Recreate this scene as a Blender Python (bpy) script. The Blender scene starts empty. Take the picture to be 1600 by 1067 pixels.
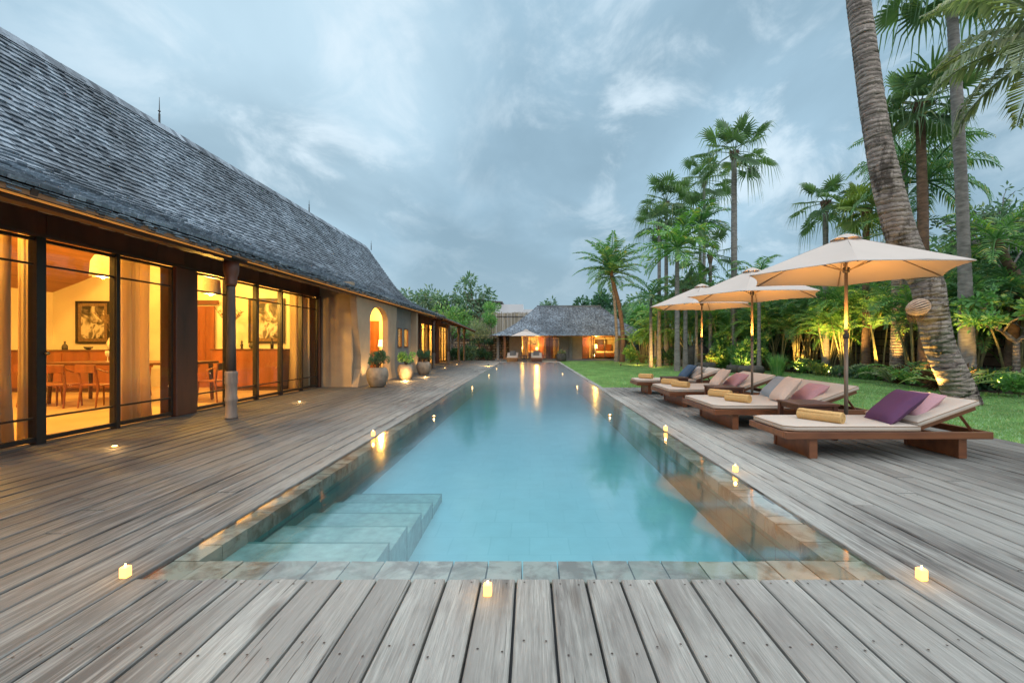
import bpy, math, random
import numpy as np
from mathutils import Vector, Matrix, noise
random.seed(7)
R = math.radians
SC = bpy.context.scene
COL = SC.collection
# ---------------------------------------------------------------- camera
F_PX, VPX, VPY, CAMZ = 711.0, 829.0, 538.0, 1.1      # focal length and vanishing point in the 1600 px photograph
cam_d = bpy.data.cameras.new('camera'); cam = bpy.data.objects.new('camera', cam_d); COL.objects.link(cam)
cam.location = (0, 0, CAMZ); cam.rotation_euler = (R(90), 0, 0)
cam_d.sensor_width = 36; cam_d.lens = F_PX/1600*36
cam_d.shift_x = (800-VPX)/1600; cam_d.shift_y = (VPY-533.5)/1600
cam_d.clip_start = 0.05; cam_d.clip_end = 2000
SC.camera = cam
SC.view_settings.view_transform = 'Standard'; SC.view_settings.look = 'None'
SC.view_settings.exposure = 0.52; SC.view_settings.gamma = 1
SC.cycles.max_bounces = 8; SC.cycles.transparent_max_bounces = 24
SC.cycles.sample_clamp_indirect = 4.0; SC.cycles.caustics_reflective = False
SC.cycles.use_denoising = True
# ---------------------------------------------------------------- world: Nishita dusk sky under a broken cloud layer
W = bpy.data.worlds.new('World'); SC.world = W; W.use_nodes = True
nt = W.node_tree; nt.nodes.clear()
def N(tree, typ, **kw):
    n = tree.nodes.new(typ)
    for k, v in kw.items():
        if k in ('inputs',):
            for i, val in v.items(): n.inputs[i].default_value = val
        else: setattr(n, k, v)
    return n
def ramp(tree, fac, stops, interp='LINEAR'):
    n = tree.nodes.new('ShaderNodeValToRGB'); n.color_ramp.interpolation = interp
    e = n.color_ramp.elements
    while len(e) < len(stops): e.new(0.5)
    for i, (p, c) in enumerate(stops):
        e[i].position = p; e[i].color = (c, c, c, 1) if isinstance(c, (int, float)) else (*c, 1)
    if fac is not None: tree.links.new(fac, n.inputs[0])
    return n.outputs[0]
def mixc(tree, fac, a, b, blend='MIX'):
    n = tree.nodes.new('ShaderNodeMix'); n.data_type = 'RGBA'; n.blend_type = blend
    for k, v in ((0, fac), (6, a), (7, b)):
        sock = n.inputs[k]
        if isinstance(v, bpy.types.NodeSocket): tree.links.new(v, sock)
        elif isinstance(v, (int, float)): sock.default_value = v if k == 0 else (v, v, v, 1)
        else: sock.default_value = (*v, 1)
    return n.outputs[2]
def mathn(tree, op, a, b=0.0, c=None, clamp=False):
    n = tree.nodes.new('ShaderNodeMath'); n.operation = op; n.use_clamp = clamp
    for i, v in enumerate((a, b) if c is None else (a, b, c)):
        if isinstance(v, bpy.types.NodeSocket): tree.links.new(v, n.inputs[i])
        else: n.inputs[i].default_value = v
    return n.outputs[0]
tc = N(nt, 'ShaderNodeTexCoord')
sep = N(nt, 'ShaderNodeSeparateXYZ'); nt.links.new(tc.outputs['Generated'], sep.inputs[0])
zc = mathn(nt, 'ADD', mathn(nt, 'MAXIMUM', sep.outputs[2], 0.0), 0.34)
px_ = mathn(nt, 'DIVIDE', sep.outputs[0], zc); py_ = mathn(nt, 'DIVIDE', sep.outputs[1], zc)
cmb = N(nt, 'ShaderNodeCombineXYZ'); nt.links.new(px_, cmb.inputs[0]); nt.links.new(py_, cmb.inputs[1])
mp = N(nt, 'ShaderNodeMapping'); mp.inputs['Location'].default_value = (3.1, 1.7, 0); mp.inputs['Rotation'].default_value = (0, 0, 0.5)
mp.inputs['Scale'].default_value = (1.0, 0.75, 1); nt.links.new(cmb.outputs[0], mp.inputs[0])
n1 = N(nt, 'ShaderNodeTexNoise', inputs={'Scale': 1.15, 'Detail': 9.0, 'Roughness': 0.50, 'Distortion': 0.35}); nt.links.new(mp.outputs[0], n1.inputs['Vector'])
n2 = N(nt, 'ShaderNodeTexNoise', inputs={'Scale': 3.6, 'Detail': 11.0, 'Roughness': 0.6, 'Distortion': 0.45}); nt.links.new(mp.outputs[0], n2.inputs['Vector'])
big = ramp(nt, n1.outputs[0], [(0.36, 0.0), (0.64, 1.0)], 'EASE')
wisp = ramp(nt, n2.outputs[0], [(0.47, 0.0), (0.68, 1.0)], 'EASE')
base = mixc(nt, big, (0.185, 0.285, 0.36), (0.29, 0.43, 0.535))
# brighter break in the cloud up and to the left of the pool axis
def lobe(dx, dy, dz, k0, k1):
    v = Vector((dx, dy, dz)).normalized()
    d = N(nt, 'ShaderNodeVectorMath', operation='DOT_PRODUCT'); nt.links.new(tc.outputs['Generated'], d.inputs[0]); d.inputs[1].default_value = v
    return ramp(nt, d.outputs['Value'], [(k0, 0.0), (k1, 1.0)], 'EASE')
lb = lobe(-0.52, 1.0, 0.66, 0.925, 0.998)
lb2 = lobe(0.45, 1.0, 0.72, 0.86, 0.995)
brk = mathn(nt, 'MULTIPLY', lb, mathn(nt, 'ADD', mathn(nt, 'MULTIPLY', big, 0.6), 0.4))
c1 = mixc(nt, mathn(nt, 'MULTIPLY', brk, 0.85), base, (0.42, 0.56, 0.65))
c2 = mixc(nt, mathn(nt, 'MULTIPLY', wisp, mathn(nt, 'ADD', mathn(nt, 'MULTIPLY', mathn(nt, 'MAXIMUM', lb, lb2), 0.70), 0.16)), c1, (0.52, 0.62, 0.69))
hor = ramp(nt, sep.outputs[2], [(0.0, 1.0), (0.22, 0.0)], 'EASE')
c3 = mixc(nt, mathn(nt, 'MULTIPLY', hor, 0.5), c2, (0.265, 0.375, 0.465))
zen = ramp(nt, sep.outputs[2], [(0.6, 0.0), (0.95, 1.0)], 'EASE')
c4 = mixc(nt, zen, c3, (1.75, 1.82, 1.9))
back = ramp(nt, sep.outputs[1], [(0.0, 1.0), (0.35, 0.0)])      # the sky behind the camera (ramp clamps negatives to 1)
c5 = mixc(nt, mathn(nt, 'MULTIPLY', back, 0.55), c4, (1.0, 1.02, 1.05))
sky = N(nt, 'ShaderNodeTexSky', sky_type='NISHITA'); sky.sun_disc = False
sky.sun_elevation = R(38); sky.sun_rotation = R(200); sky.air_density = 1.5; sky.dust_density = 2.0
bgA = N(nt, 'ShaderNodeBackground', inputs={'Strength': 1.0}); nt.links.new(c5, bgA.inputs[0])
bgB = N(nt, 'ShaderNodeBackground', inputs={'Strength': 0.006}); nt.links.new(sky.outputs[0], bgB.inputs[0])
add = N(nt, 'ShaderNodeAddShader'); out = N(nt, 'ShaderNodeOutputWorld')
nt.links.new(bgA.outputs[0], add.inputs[0]); nt.links.new(bgB.outputs[0], add.inputs[1]); nt.links.new(add.outputs[0], out.inputs[0])
# ---------------------------------------------------------------- sun (veiled)
sd = bpy.data.lights.new('sun', 'SUN'); sd.energy = 0.6; sd.angle = R(25); sd.color = (1.0, 0.96, 0.9)
so = bpy.data.objects.new('sun', sd); COL.objects.link(so); so.rotation_euler = (R(52), 0, R(20)) ; so.location = (0, -5, 20)
EXPOSURE_NOTE = None
def light(name, typ, loc, power, color, radius=0.05, target=None, spot=70, blend=0.6):
    d = bpy.data.lights.new(name, typ); d.energy = power; d.color = color
    if typ == 'AREA': d.size = radius
    else: d.shadow_soft_size = radius
    if typ == 'SPOT': d.spot_size = R(spot); d.spot_blend = blend
    o = bpy.data.objects.new(name, d); COL.objects.link(o); o.location = loc
    if target is not None:
        o.rotation_euler = (Vector(target)-Vector(loc)).to_track_quat('-Z', 'Y').to_euler()
    return o
WARM = (1.0, 0.50, 0.085); YEL = (1.0, 0.54, 0.12)
def at(px, py, Y): return Vector(((px-VPX)*Y/F_PX, Y, CAMZ-(py-VPY)*Y/F_PX))
def gr(px, py, z=0.0):
    Y = (CAMZ-z)*F_PX/(py-VPY); return at(px, py, Y)
# ---------------------------------------------------------------- materials
MATS = {}
def material(name): 
    m = bpy.data.materials.new(name); m.use_nodes = True; t = m.node_tree
    b = t.nodes['Principled BSDF']; return m, t, b
def tex(t, scale=(1,1,1), rot=(0,0,0), coord='Object'):
    c = N(t, 'ShaderNodeTexCoord'); p = N(t, 'ShaderNodeMapping'); p.inputs['Scale'].default_value = scale; p.inputs['Rotation'].default_value = rot
    t.links.new(c.outputs[coord], p.inputs[0]); return p.outputs[0]
def noisen(t, vec, scale, detail=4, rough=0.55, dist=0.0):
    n = N(t, 'ShaderNodeTexNoise', inputs={'Scale': scale, 'Detail': detail, 'Roughness': rough, 'Distortion': dist})
    if vec is not None: t.links.new(vec, n.inputs['Vector'])
    return n.outputs[0]
def bump(t, b, h, strength=0.3, dist=0.01):
    n = N(t, 'ShaderNodeBump', inputs={'Strength': strength, 'Distance': dist}); t.links.new(h, n.inputs['Height']); t.links.new(n.outputs[0], b.inputs['Normal'])
def attr(t, name='var'):
    n = N(t, 'ShaderNodeAttribute'); n.attribute_name = name; return n.outputs['Fac']
def simple(name, c1, c2=None, rough=0.6, scale=6, stretch=(1,1,1), bmp=0.2, bdist=0.005, metal=0, spec=0.5, var=0.0, detail=5, lo=0.3, hi=0.7):
    m, t, b = material(name)
    c2 = c2 or tuple(x*0.75 for x in c1)
    v = tex(t, stretch); n = noisen(t, v, scale, detail)
    f = ramp(t, n, [(lo, 0.0), (hi, 1.0)])
    c = mixc(t, f, c1, c2)
    if var: 
        a = attr(t); c = mixc(t, 1.0, c, ramp(t, a, [(0, 1-var), (1, 1+var*0.6)]), 'MULTIPLY')
    t.links.new(c, b.inputs['Base Color']); b.inputs['Roughness'].default_value = rough; b.inputs['Metallic'].default_value = metal
    b.inputs['Specular IOR Level'].default_value = spec
    if bmp: bump(t, b, noisen(t, v, scale*2.5, 6), bmp, bdist)
    MATS[name] = m; return m
def leafmat(name, c1, c2, c3=None, trans=0.35, rough=0.45):
    m, t, b = material(name)
    a = attr(t); c = mixc(t, a, c1, c2)
    if c3: c = mixc(t, ramp(t, a, [(0.86, 0.0), (0.97, 1.0)]), c, c3)
    n = noisen(t, tex(t), 1.3, 2); c = mixc(t, 1.0, c, ramp(t, n, [(0.3, 0.72), (0.7, 1.25)]), 'MULTIPLY')
    t.links.new(c, b.inputs['Base Color']); b.inputs['Roughness'].default_value = rough; b.inputs['Specular IOR Level'].default_value = 0.4
    tr = N(t, 'ShaderNodeBsdfTranslucent'); t.links.new(mixc(t, 1.0, c, (1.25, 1.35, 0.55), 'MULTIPLY'), tr.inputs[0])
    mx = N(t, 'ShaderNodeMixShader', inputs={0: trans}); t.links.new(b.outputs[0], mx.inputs[1]); t.links.new(tr.outputs[0], mx.inputs[2])
    t.links.new(mx.outputs[0], t.nodes['Material Output'].inputs[0]); MATS[name] = m; return m
def emis(name, col, strength):
    m, t, b = material(name); b.inputs['Base Color'].default_value = (*col, 1)
    b.inputs['Emission Color'].default_value = (*col, 1); b.inputs['Emission Strength'].default_value = strength; MATS[name] = m; return m
# weathered deck boards: every board has its own tone, grain, cracks and stains
def deckmat():
    m, t, b = material('weathered_board')
    a = attr(t); c = N(t, 'ShaderNodeTexCoord'); off = N(t, 'ShaderNodeCombineXYZ'); t.links.new(mathn(t, 'MULTIPLY', a, 37.0), off.inputs[1]); t.links.new(mathn(t, 'MULTIPLY', a, 11.0), off.inputs[2])
    ad = N(t, 'ShaderNodeVectorMath', operation='ADD'); t.links.new(c.outputs['Object'], ad.inputs[0]); t.links.new(off.outputs[0], ad.inputs[1])
    def mapped(sc):
        p = N(t, 'ShaderNodeMapping'); p.inputs['Scale'].default_value = sc; t.links.new(ad.outputs[0], p.inputs[0]); return p.outputs[0]
    grain = noisen(t, mapped((20, 0.7, 4)), 5.0, 10, 0.74, 0.5)
    fine = noisen(t, mapped((60, 1.6, 4)), 4.0, 4, 0.7, 0.3)
    patch = noisen(t, mapped((3.5, 0.35, 1)), 1.6, 6, 0.65, 0.4)
    rub = noisen(t, mapped((13, 0.55, 1)), 3.0, 8, 0.72, 0.6)
    col = mixc(t, ramp(t, grain, [(0.3, 0.0), (0.7, 1.0)]), (0.20, 0.207, 0.192), (0.49, 0.50, 0.468))
    col = mixc(t, ramp(t, patch, [(0.42, 0.0), (0.68, 1.0)]), col, (0.235, 0.23, 0.215))
    col = mixc(t, 1.0, col, ramp(t, a, [(0, 0.86), (0.5, 0.99), (1, 1.10)]), 'MULTIPLY')
    # large worn / damp areas shared by neighbouring boards
    lg = noisen(t, tex(t, (0.55, 0.3, 1)), 1.0, 5, 0.6, 0.6)
    dk = mathn(t, 'MULTIPLY', ramp(t, lg, [(0.45, 0.0), (0.60, 1.0)]), ramp(t, rub, [(0.40, 0.0), (0.56, 1.0)]))
    col = mixc(t, mathn(t, 'MULTIPLY', dk, 0.8), col, (0.055, 0.05, 0.047))
    crack = ramp(t, noisen(t, mapped((26, 0.5, 2)), 2.2, 4, 0.55, 0.9), [(0.325, 1.0), (0.355, 0.0)])
    col = mixc(t, mathn(t, 'MULTIPLY', crack, 0.85), col, (0.05, 0.045, 0.04))
    col = mixc(t, mathn(t, 'MULTIPLY', ramp(t, fine, [(0.35, 1.0), (0.5, 0.0)]), 0.4), col, (0.13, 0.12, 0.11))
    kn = N(t, 'ShaderNodeTexVoronoi', inputs={'Scale': 1.0}); t.links.new(mapped((5.0, 1.1, 1)), kn.inputs['Vector'])
    kf = ramp(t, kn.outputs['Distance'], [(0.07, 1.0), (0.15, 0.0)])
    col = mixc(t, mathn(t, 'MULTIPLY', kf, 0.55), col, (0.10, 0.08, 0.065))
    t.links.new(col, b.inputs['Base Color'])
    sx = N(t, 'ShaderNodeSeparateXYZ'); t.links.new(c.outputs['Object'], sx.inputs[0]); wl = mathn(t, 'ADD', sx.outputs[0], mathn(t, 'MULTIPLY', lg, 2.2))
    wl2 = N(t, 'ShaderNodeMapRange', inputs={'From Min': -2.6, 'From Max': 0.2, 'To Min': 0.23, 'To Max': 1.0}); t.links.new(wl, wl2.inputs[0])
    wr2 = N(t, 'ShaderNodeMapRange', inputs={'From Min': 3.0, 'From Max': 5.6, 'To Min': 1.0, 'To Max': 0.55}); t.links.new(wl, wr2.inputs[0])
    wear_shade = N(t, 'ShaderNodeCombineXYZ'); wm = mathn(t, 'MULTIPLY', wl2.outputs[0], wr2.outputs[0])  # side boards darkened; left mixes dark weathering with house shade painted in
    for i_ in range(3): t.links.new(wm, wear_shade.inputs[i_])
    col = mixc(t, 1.0, col, wear_shade.outputs[0], 'MULTIPLY')
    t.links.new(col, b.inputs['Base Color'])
    t.links.new(ramp(t, grain, [(0.3, 0.62), (0.7, 0.85)]), b.inputs['Roughness'])
    h = mathn(t, 'SUBTRACT', mathn(t, 'ADD', grain, mathn(t, 'MULTIPLY', fine, 0.5)), mathn(t, 'MULTIPLY', crack, 0.9))
    bump(t, b, h, 0.55, 0.004); MATS['deck'] = m; return m
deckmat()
def brickmat(name, c1, c2, mortar, w, h, ms, rot=(0,0,0), rough=0.8, bmp=0.5, coord='Object', noisec=None, nscale=3, scale=1.0, swap=None, mott=(0.75, 1.2)):
    m, t, b = material(name)
    c = N(t, 'ShaderNodeTexCoord'); v = c.outputs[coord]
    if swap:
        s = N(t, 'ShaderNodeSeparateXYZ'); t.links.new(v, s.inputs[0]); q = N(t, 'ShaderNodeCombineXYZ')
        for i, k in enumerate(swap):
            if k is not None: t.links.new(s.outputs[k], q.inputs[i])
        v = q.outputs[0]
    nz = noisen(t, v, 2.2, 3); 
    br = N(t, 'ShaderNodeTexBrick', inputs={'Scale': 1.0, 'Mortar Size': ms, 'Mortar Smooth': 0.3, 'Brick Width': w, 'Row Height': h, 'Bias': 0.0})
    br.inputs['Color1'].default_value = (*c1, 1); br.inputs['Color2'].default_value = (*c2, 1); br.inputs['Mortar'].default_value = (*mortar, 1)
    dv = N(t, 'ShaderNodeVectorMath', operation='MULTIPLY_ADD'); nn = N(t, 'ShaderNodeTexNoise', inputs={'Scale': 5.0}); t.links.new(v, nn.inputs['Vector'])
    t.links.new(nn.outputs['Color'], dv.inputs[0]); dv.inputs[1].default_value = (0.05*w, 0.05*h, 0); t.links.new(v, dv.inputs[2])
    t.links.new(dv.outputs[0], br.inputs['Vector'])
    col = br.outputs['Color']
    n2 = noisen(t, v, nscale, 7, 0.65)
    if noisec: col = mixc(t, ramp(t, n2, [(0.45, 0.0), (0.7, 0.8)]), col, noisec)
    col = mixc(t, 1.0, col, ramp(t, noisen(t, v, nscale*6, 5), [(0.3, mott[0]), (0.7, mott[1])]), 'MULTIPLY')
    t.links.new(col, b.inputs['Base Color']); b.inputs['Roughness'].default_value = rough
    bump(t, b, mathn(t, 'SUBTRACT', noisen(t, v, 30, 4), mathn(t, 'MULTIPLY', br.outputs['Fac'], 1.5)), bmp, 0.01)
    MATS[name] = m; return m
simple('plaster', (0.34, 0.27, 0.19), (0.27, 0.21, 0.15), 0.85, 3, bmp=0.15)
simple('plaster_grey', (0.20, 0.20, 0.19), (0.155, 0.155, 0.15), 0.85, 3, bmp=0.15)
simple('plaster_inner', (0.72, 0.66, 0.52), (0.66, 0.6, 0.47), 0.8, 2, bmp=0.05)
simple('white_wall', (0.62, 0.64, 0.66), (0.55, 0.57, 0.6), 0.8, 0.6, bmp=0.05)
simple('dark_timber', (0.14, 0.048, 0.025), (0.045, 0.018, 0.012), 0.5, 3, (1, 1, 0.25), 0.3, var=0.35)
simple('beam_timber', (0.085, 0.04, 0.024), (0.035, 0.018, 0.012), 0.55, 6, (1, 0.15, 1), 0.3)
simple('teak', (0.22, 0.085, 0.035), (0.10, 0.036, 0.018), 0.34, 7, (0.25, 1.4, 1.4), 0.2)
simple('teak_table', (0.13, 0.05, 0.028), (0.07, 0.03, 0.02), 0.4, 8, (0.3, 1.4, 1.4), 0.2)
simple('inner_wood', (0.27, 0.09, 0.035), (0.13, 0.042, 0.018), 0.4, 3, (1.6, 1.6, 0.2), 0.1)
simple('ceiling_wood', (0.42, 0.20, 0.09), (0.27, 0.12, 0.05), 0.5, 4, (4, 0.2, 1), 0.15)
simple('inner_floor', (0.52, 0.40, 0.26), (0.42, 0.31, 0.2), 0.28, 1.5, bmp=0.03)
simple('weathered_post', (0.30, 0.245, 0.20), (0.13, 0.10, 0.085), 0.8, 9, (1.5, 1.5, 0.2), 0.6, 0.008)
simple('post_dark', (0.10, 0.08, 0.065), (0.05, 0.04, 0.033), 0.7, 9, (1.5, 1.5, 0.2), 0.5, 0.008)
simple('black_metal', (0.012, 0.011, 0.011), (0.02, 0.017, 0.015), 0.4, 20, bmp=0.05)
simple('brass', (0.55, 0.38, 0.14), None, 0.3, 20, metal=1, bmp=0)
simple('pole', (0.21, 0.165, 0.125), (0.15, 0.115, 0.09), 0.45, 8, (1, 1, 0.2), 0.1)
simple('pole_sleeve', (0.075, 0.07, 0.068), (0.05, 0.048, 0.045), 0.5, 12, bmp=0.1)
simple('mattress', (0.56, 0.50, 0.44), (0.50, 0.445, 0.39), 0.9, 90, bmp=0.25, bdist=0.002, spec=0.2)
simple('piping', (0.40, 0.28, 0.20), None, 0.8, 60, bmp=0.1)
simple('towel', (0.66, 0.44, 0.20), (0.56, 0.36, 0.15), 0.95, 70, bmp=0.7, bdist=0.004, spec=0.1)
for nm, c in (('cushion_purple', (0.115, 0.045, 0.115)), ('cushion_pink', (0.50, 0.29, 0.33)), ('cushion_cream', (0.66, 0.53, 0.45)), ('cushion_blue', (0.055, 0.11, 0.20)), ('cushion_greyblue', (0.30, 0.36, 0.42)), ('cushion_grey', (0.42, 0.40, 0.38)), ('cushion_dark', (0.12, 0.125, 0.13))):
    simple(nm, c, tuple(x*0.88 for x in c), 0.75, 60, bmp=0.2, bdist=0.002, spec=0.3)
m, t, b = material('curtain'); b.inputs['Base Color'].default_value = (.80, .72, .60, 1); b.inputs['Roughness'].default_value = .95
tr = N(t, 'ShaderNodeBsdfTranslucent'); tr.inputs[0].default_value = (.85, .76, .62, 1); mx = N(t, 'ShaderNodeMixShader', inputs={0: 0.78}); t.links.new(b.outputs[0], mx.inputs[1]); t.links.new(tr.outputs[0], mx.inputs[2]); t.links.new(mx.outputs[0], t.nodes['Material Output'].inputs[0]); MATS['curtain'] = m
simple('stone_pot', (0.30, 0.255, 0.20), (0.15, 0.125, 0.10), 0.85, 7, bmp=0.7, bdist=0.012, detail=8)
simple('dark_stone', (0.095, 0.09, 0.083), (0.04, 0.04, 0.038), 0.8, 5, bmp=0.6, bdist=0.015, detail=8)
simple('soil', (0.045, 0.033, 0.024), (0.02, 0.016, 0.012), 0.95, 8, bmp=0.8, bdist=0.03)
def barkmat():
    m, t, b = material('ringed_bark'); v = tex(t); 
    wv = N(t, 'ShaderNodeTexWave', wave_type='BANDS', bands_direction='Z', inputs={'Scale': 3.6, 'Distortion': 3.5, 'Detail': 5.0, 'Detail Scale': 2.2, 'Detail Roughness': 0.65}); t.links.new(v, wv.inputs['Vector'])
    n = noisen(t, tex(t, (1, 1, .8)), 4, 8, .65); c = mixc(t, ramp(t, n, [(.3, 0.0), (.7, 1.0)]), (.36, .31, .27), (.16, .135, .12))
    c = mixc(t, mathn(t, 'MULTIPLY', ramp(t, wv.outputs['Fac'], [(0.0, 1.0), (.16, 0.0)]), .8), c, (.05, .04, .035))
    c = mixc(t, ramp(t, noisen(t, tex(t, (1, 1, .35)), 2.6, 7, .7), [(.52, 0.0), (.60, .85)]), c, (.035, .026, .02))
    c = mixc(t, ramp(t, noisen(t, v, 14, 5, .7), [(.56, 0.0), (.70, .6)]), c, (.50, .46, .42))
    t.links.new(c, b.inputs['Base Color']); b.inputs['Roughness'].default_value = .9; bump(t, b, mathn(t, 'ADD', wv.outputs['Fac'], mathn(t, 'MULTIPLY', noisen(t, v, 18, 6, .7), .9)), .9, .018); MATS['bark_grey'] = m
barkmat()
simple('bark_slim', (0.27, 0.26, 0.25), (0.12, 0.115, 0.11), 0.85, 6, (1, 1, 3), 0.6, 0.01, detail=8)
simple('bark_brown', (0.17, 0.11, 0.075), (0.07, 0.045, 0.033), 0.85, 6, (1, 1, 3), 0.6, 0.01)
simple('cane', (0.30, 0.27, 0.13), (0.16, 0.16, 0.08), 0.6, 5, (1, 1, 3), 0.3, 0.01)
simple('crown_shaft', (0.30, 0.38, 0.22), (0.40, 0.45, 0.33), 0.5, 3, bmp=0.1)
simple('lampshade', (0.8, 0.74, 0.6), None, 0.8, 20, bmp=0)
simple('porcelain', (0.7, 0.68, 0.62), None, 0.3, 20, bmp=0)
simple('bamboo', (0.42, 0.37, 0.29), (0.26, 0.23, 0.18), 0.75, 5, (9, 9, 0.3), 0.4, var=0.35)
simple('lamp_body', (0.05, 0.045, 0.04), None, 0.5, 20, bmp=0)
simple('shell', (0.62, 0.45, 0.33), (0.40, 0.26, 0.18), 0.7, 12, bmp=0.4)
simple('fibre', (0.24, 0.16, 0.09), (0.12, 0.08, 0.05), 0.9, 30, bmp=0.6)
def shinglemat():
    m, t, b = material('weathered_shingle')
    a = attr(t); v = tex(t, (3, 3, 1)); n = noisen(t, v, 9, 5, 0.7)
    c = mixc(t, a, (0.065, 0.088, 0.115), (0.31, 0.38, 0.45)); c = mixc(t, 1.0, c, ramp(t, n, [(0.3, 0.65), (0.7, 1.25)]), 'MULTIPLY')
    lg = noisen(t, tex(t), 0.7, 4); c = mixc(t, 1.0, c, ramp(t, lg, [(0.35, 0.62), (0.65, 1.25)]), 'MULTIPLY')
    t.links.new(c, b.inputs['Base Color']); b.inputs['Roughness'].default_value = 0.75; bump(t, b, n, 0.4, 0.004); MATS['shingle'] = m
shinglemat()
brickmat('garden_wall', (0.17, 0.125, 0.095), (0.10, 0.078, 0.062), (0.02, 0.017, 0.015), 0.55, 0.26, 0.02, swap=(1, 2, None), noisec=(0.025, 0.022, 0.02), nscale=1.2)
brickmat('rubble_wall', (0.50, 0.42, 0.31), (0.32, 0.265, 0.2), (0.06, 0.05, 0.04), 0.42, 0.19, 0.03, swap=(0, 2, None), noisec=(0.13, 0.11, 0.09), nscale=2.2)
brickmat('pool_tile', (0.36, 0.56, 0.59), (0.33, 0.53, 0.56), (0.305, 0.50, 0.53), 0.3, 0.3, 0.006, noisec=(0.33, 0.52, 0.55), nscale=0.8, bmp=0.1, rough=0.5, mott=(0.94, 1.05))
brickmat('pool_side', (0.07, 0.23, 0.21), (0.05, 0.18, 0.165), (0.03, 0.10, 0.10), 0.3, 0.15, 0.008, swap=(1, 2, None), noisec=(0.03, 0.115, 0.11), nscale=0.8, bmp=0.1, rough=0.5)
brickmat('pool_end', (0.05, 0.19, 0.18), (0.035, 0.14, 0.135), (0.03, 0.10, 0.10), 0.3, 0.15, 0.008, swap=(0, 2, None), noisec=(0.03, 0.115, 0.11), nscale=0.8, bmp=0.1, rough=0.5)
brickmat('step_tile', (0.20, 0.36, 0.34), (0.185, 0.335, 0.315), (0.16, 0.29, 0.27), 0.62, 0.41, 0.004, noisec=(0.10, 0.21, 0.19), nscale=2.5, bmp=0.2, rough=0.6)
def copingmat():
    m, t, b = material('mossy_coping'); a = attr(t); v = tex(t); 
    c = mixc(t, a, (0.16, 0.20, 0.16), (0.33, 0.37, 0.32)); n = noisen(t, v, 5, 7, 0.65, 0.5)
    c = mixc(t, ramp(t, n, [(0.44, 0.0), (0.58, 0.85)]), c, (0.10, 0.085, 0.055)); c = mixc(t, ramp(t, noisen(t, v, 12, 5), [(0.5, 0.0), (0.75, 0.7)]), c, (0.33, 0.34, 0.30))
    t.links.new(c, b.inputs['Base Color']); b.inputs['Roughness'].default_value = 0.6; bump(t, b, n, 0.5, 0.006); MATS['coping'] = m
copingmat()
def watermat():
    m, t, b = material('pool_water'); t.nodes.remove(b); o = t.nodes['Material Output']
    tr = N(t, 'ShaderNodeBsdfTransparent'); gl = N(t, 'ShaderNodeBsdfGlossy', inputs={'Roughness': 0.085}); fr = N(t, 'ShaderNodeFresnel', inputs={'IOR': 1.36})
    v = tex(t, (1.0, 0.45, 1)); h = mathn(t, 'ADD', noisen(t, v, 1.3, 3, 0.5, 0.6), mathn(t, 'MULTIPLY', noisen(t, v, 5.0, 2), 0.2))
    bp = N(t, 'ShaderNodeBump', inputs={'Strength': 0.07, 'Distance': 0.05}); t.links.new(h, bp.inputs['Height'])
    t.links.new(bp.outputs[0], gl.inputs['Normal']); t.links.new(bp.outputs[0], fr.inputs['Normal'])
    sy = N(t, 'ShaderNodeSeparateXYZ'); t.links.new(tex(t), sy.inputs[0]); ry = N(t, 'ShaderNodeMapRange', inputs={'From Min': 3.0, 'From Max': 14.0, 'To Min': 0.07, 'To Max': 0.24}); t.links.new(sy.outputs[1], ry.inputs[0]); t.links.new(ry.outputs[0], gl.inputs['Roughness'])
    geo = N(t, 'ShaderNodeNewGeometry')
    f = mathn(t, 'MULTIPLY', mathn(t, 'ADD', mathn(t, 'MULTIPLY', fr.outputs[0], 1.25), 0.20, clamp=True), mathn(t, 'SUBTRACT', 1.0, geo.outputs['Backfacing']))
    mx = N(t, 'ShaderNodeMixShader'); t.links.new(f, mx.inputs[0]); t.links.new(tr.outputs[0], mx.inputs[1]); t.links.new(gl.outputs[0], mx.inputs[2]); t.links.new(mx.outputs[0], o.inputs[0])
    va = N(t, 'ShaderNodeVolumeAbsorption', inputs={'Density': 1.15}); va.inputs[0].default_value = (0.46, 0.83, 0.89, 1); t.links.new(va.outputs[0], o.inputs[1])
    MATS['water'] = m
watermat()
def glassmat(name='glass', k=1.0, tint=(0.93, 0.95, 0.93)):
    m, t, b = material(name); t.nodes.remove(b); o = t.nodes['Material Output']
    tr = N(t, 'ShaderNodeBsdfTransparent'); tr.inputs[0].default_value = (*tint, 1)
    gl = N(t, 'ShaderNodeBsdfGlossy', inputs={'Roughness': 0.02}); fr = N(t, 'ShaderNodeFresnel', inputs={'IOR': 1.5})
    mx = N(t, 'ShaderNodeMixShader'); gq = N(t, 'ShaderNodeNewGeometry'); t.links.new(mathn(t, 'MULTIPLY', mathn(t, 'MULTIPLY', fr.outputs[0], k), mathn(t, 'SUBTRACT', 1.0, gq.outputs['Backfacing'])), mx.inputs[0]); t.links.new(tr.outputs[0], mx.inputs[1]); t.links.new(gl.outputs[0], mx.inputs[2]); t.links.new(mx.outputs[0], o.inputs[0])
    MATS[name] = m
glassmat()
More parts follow.
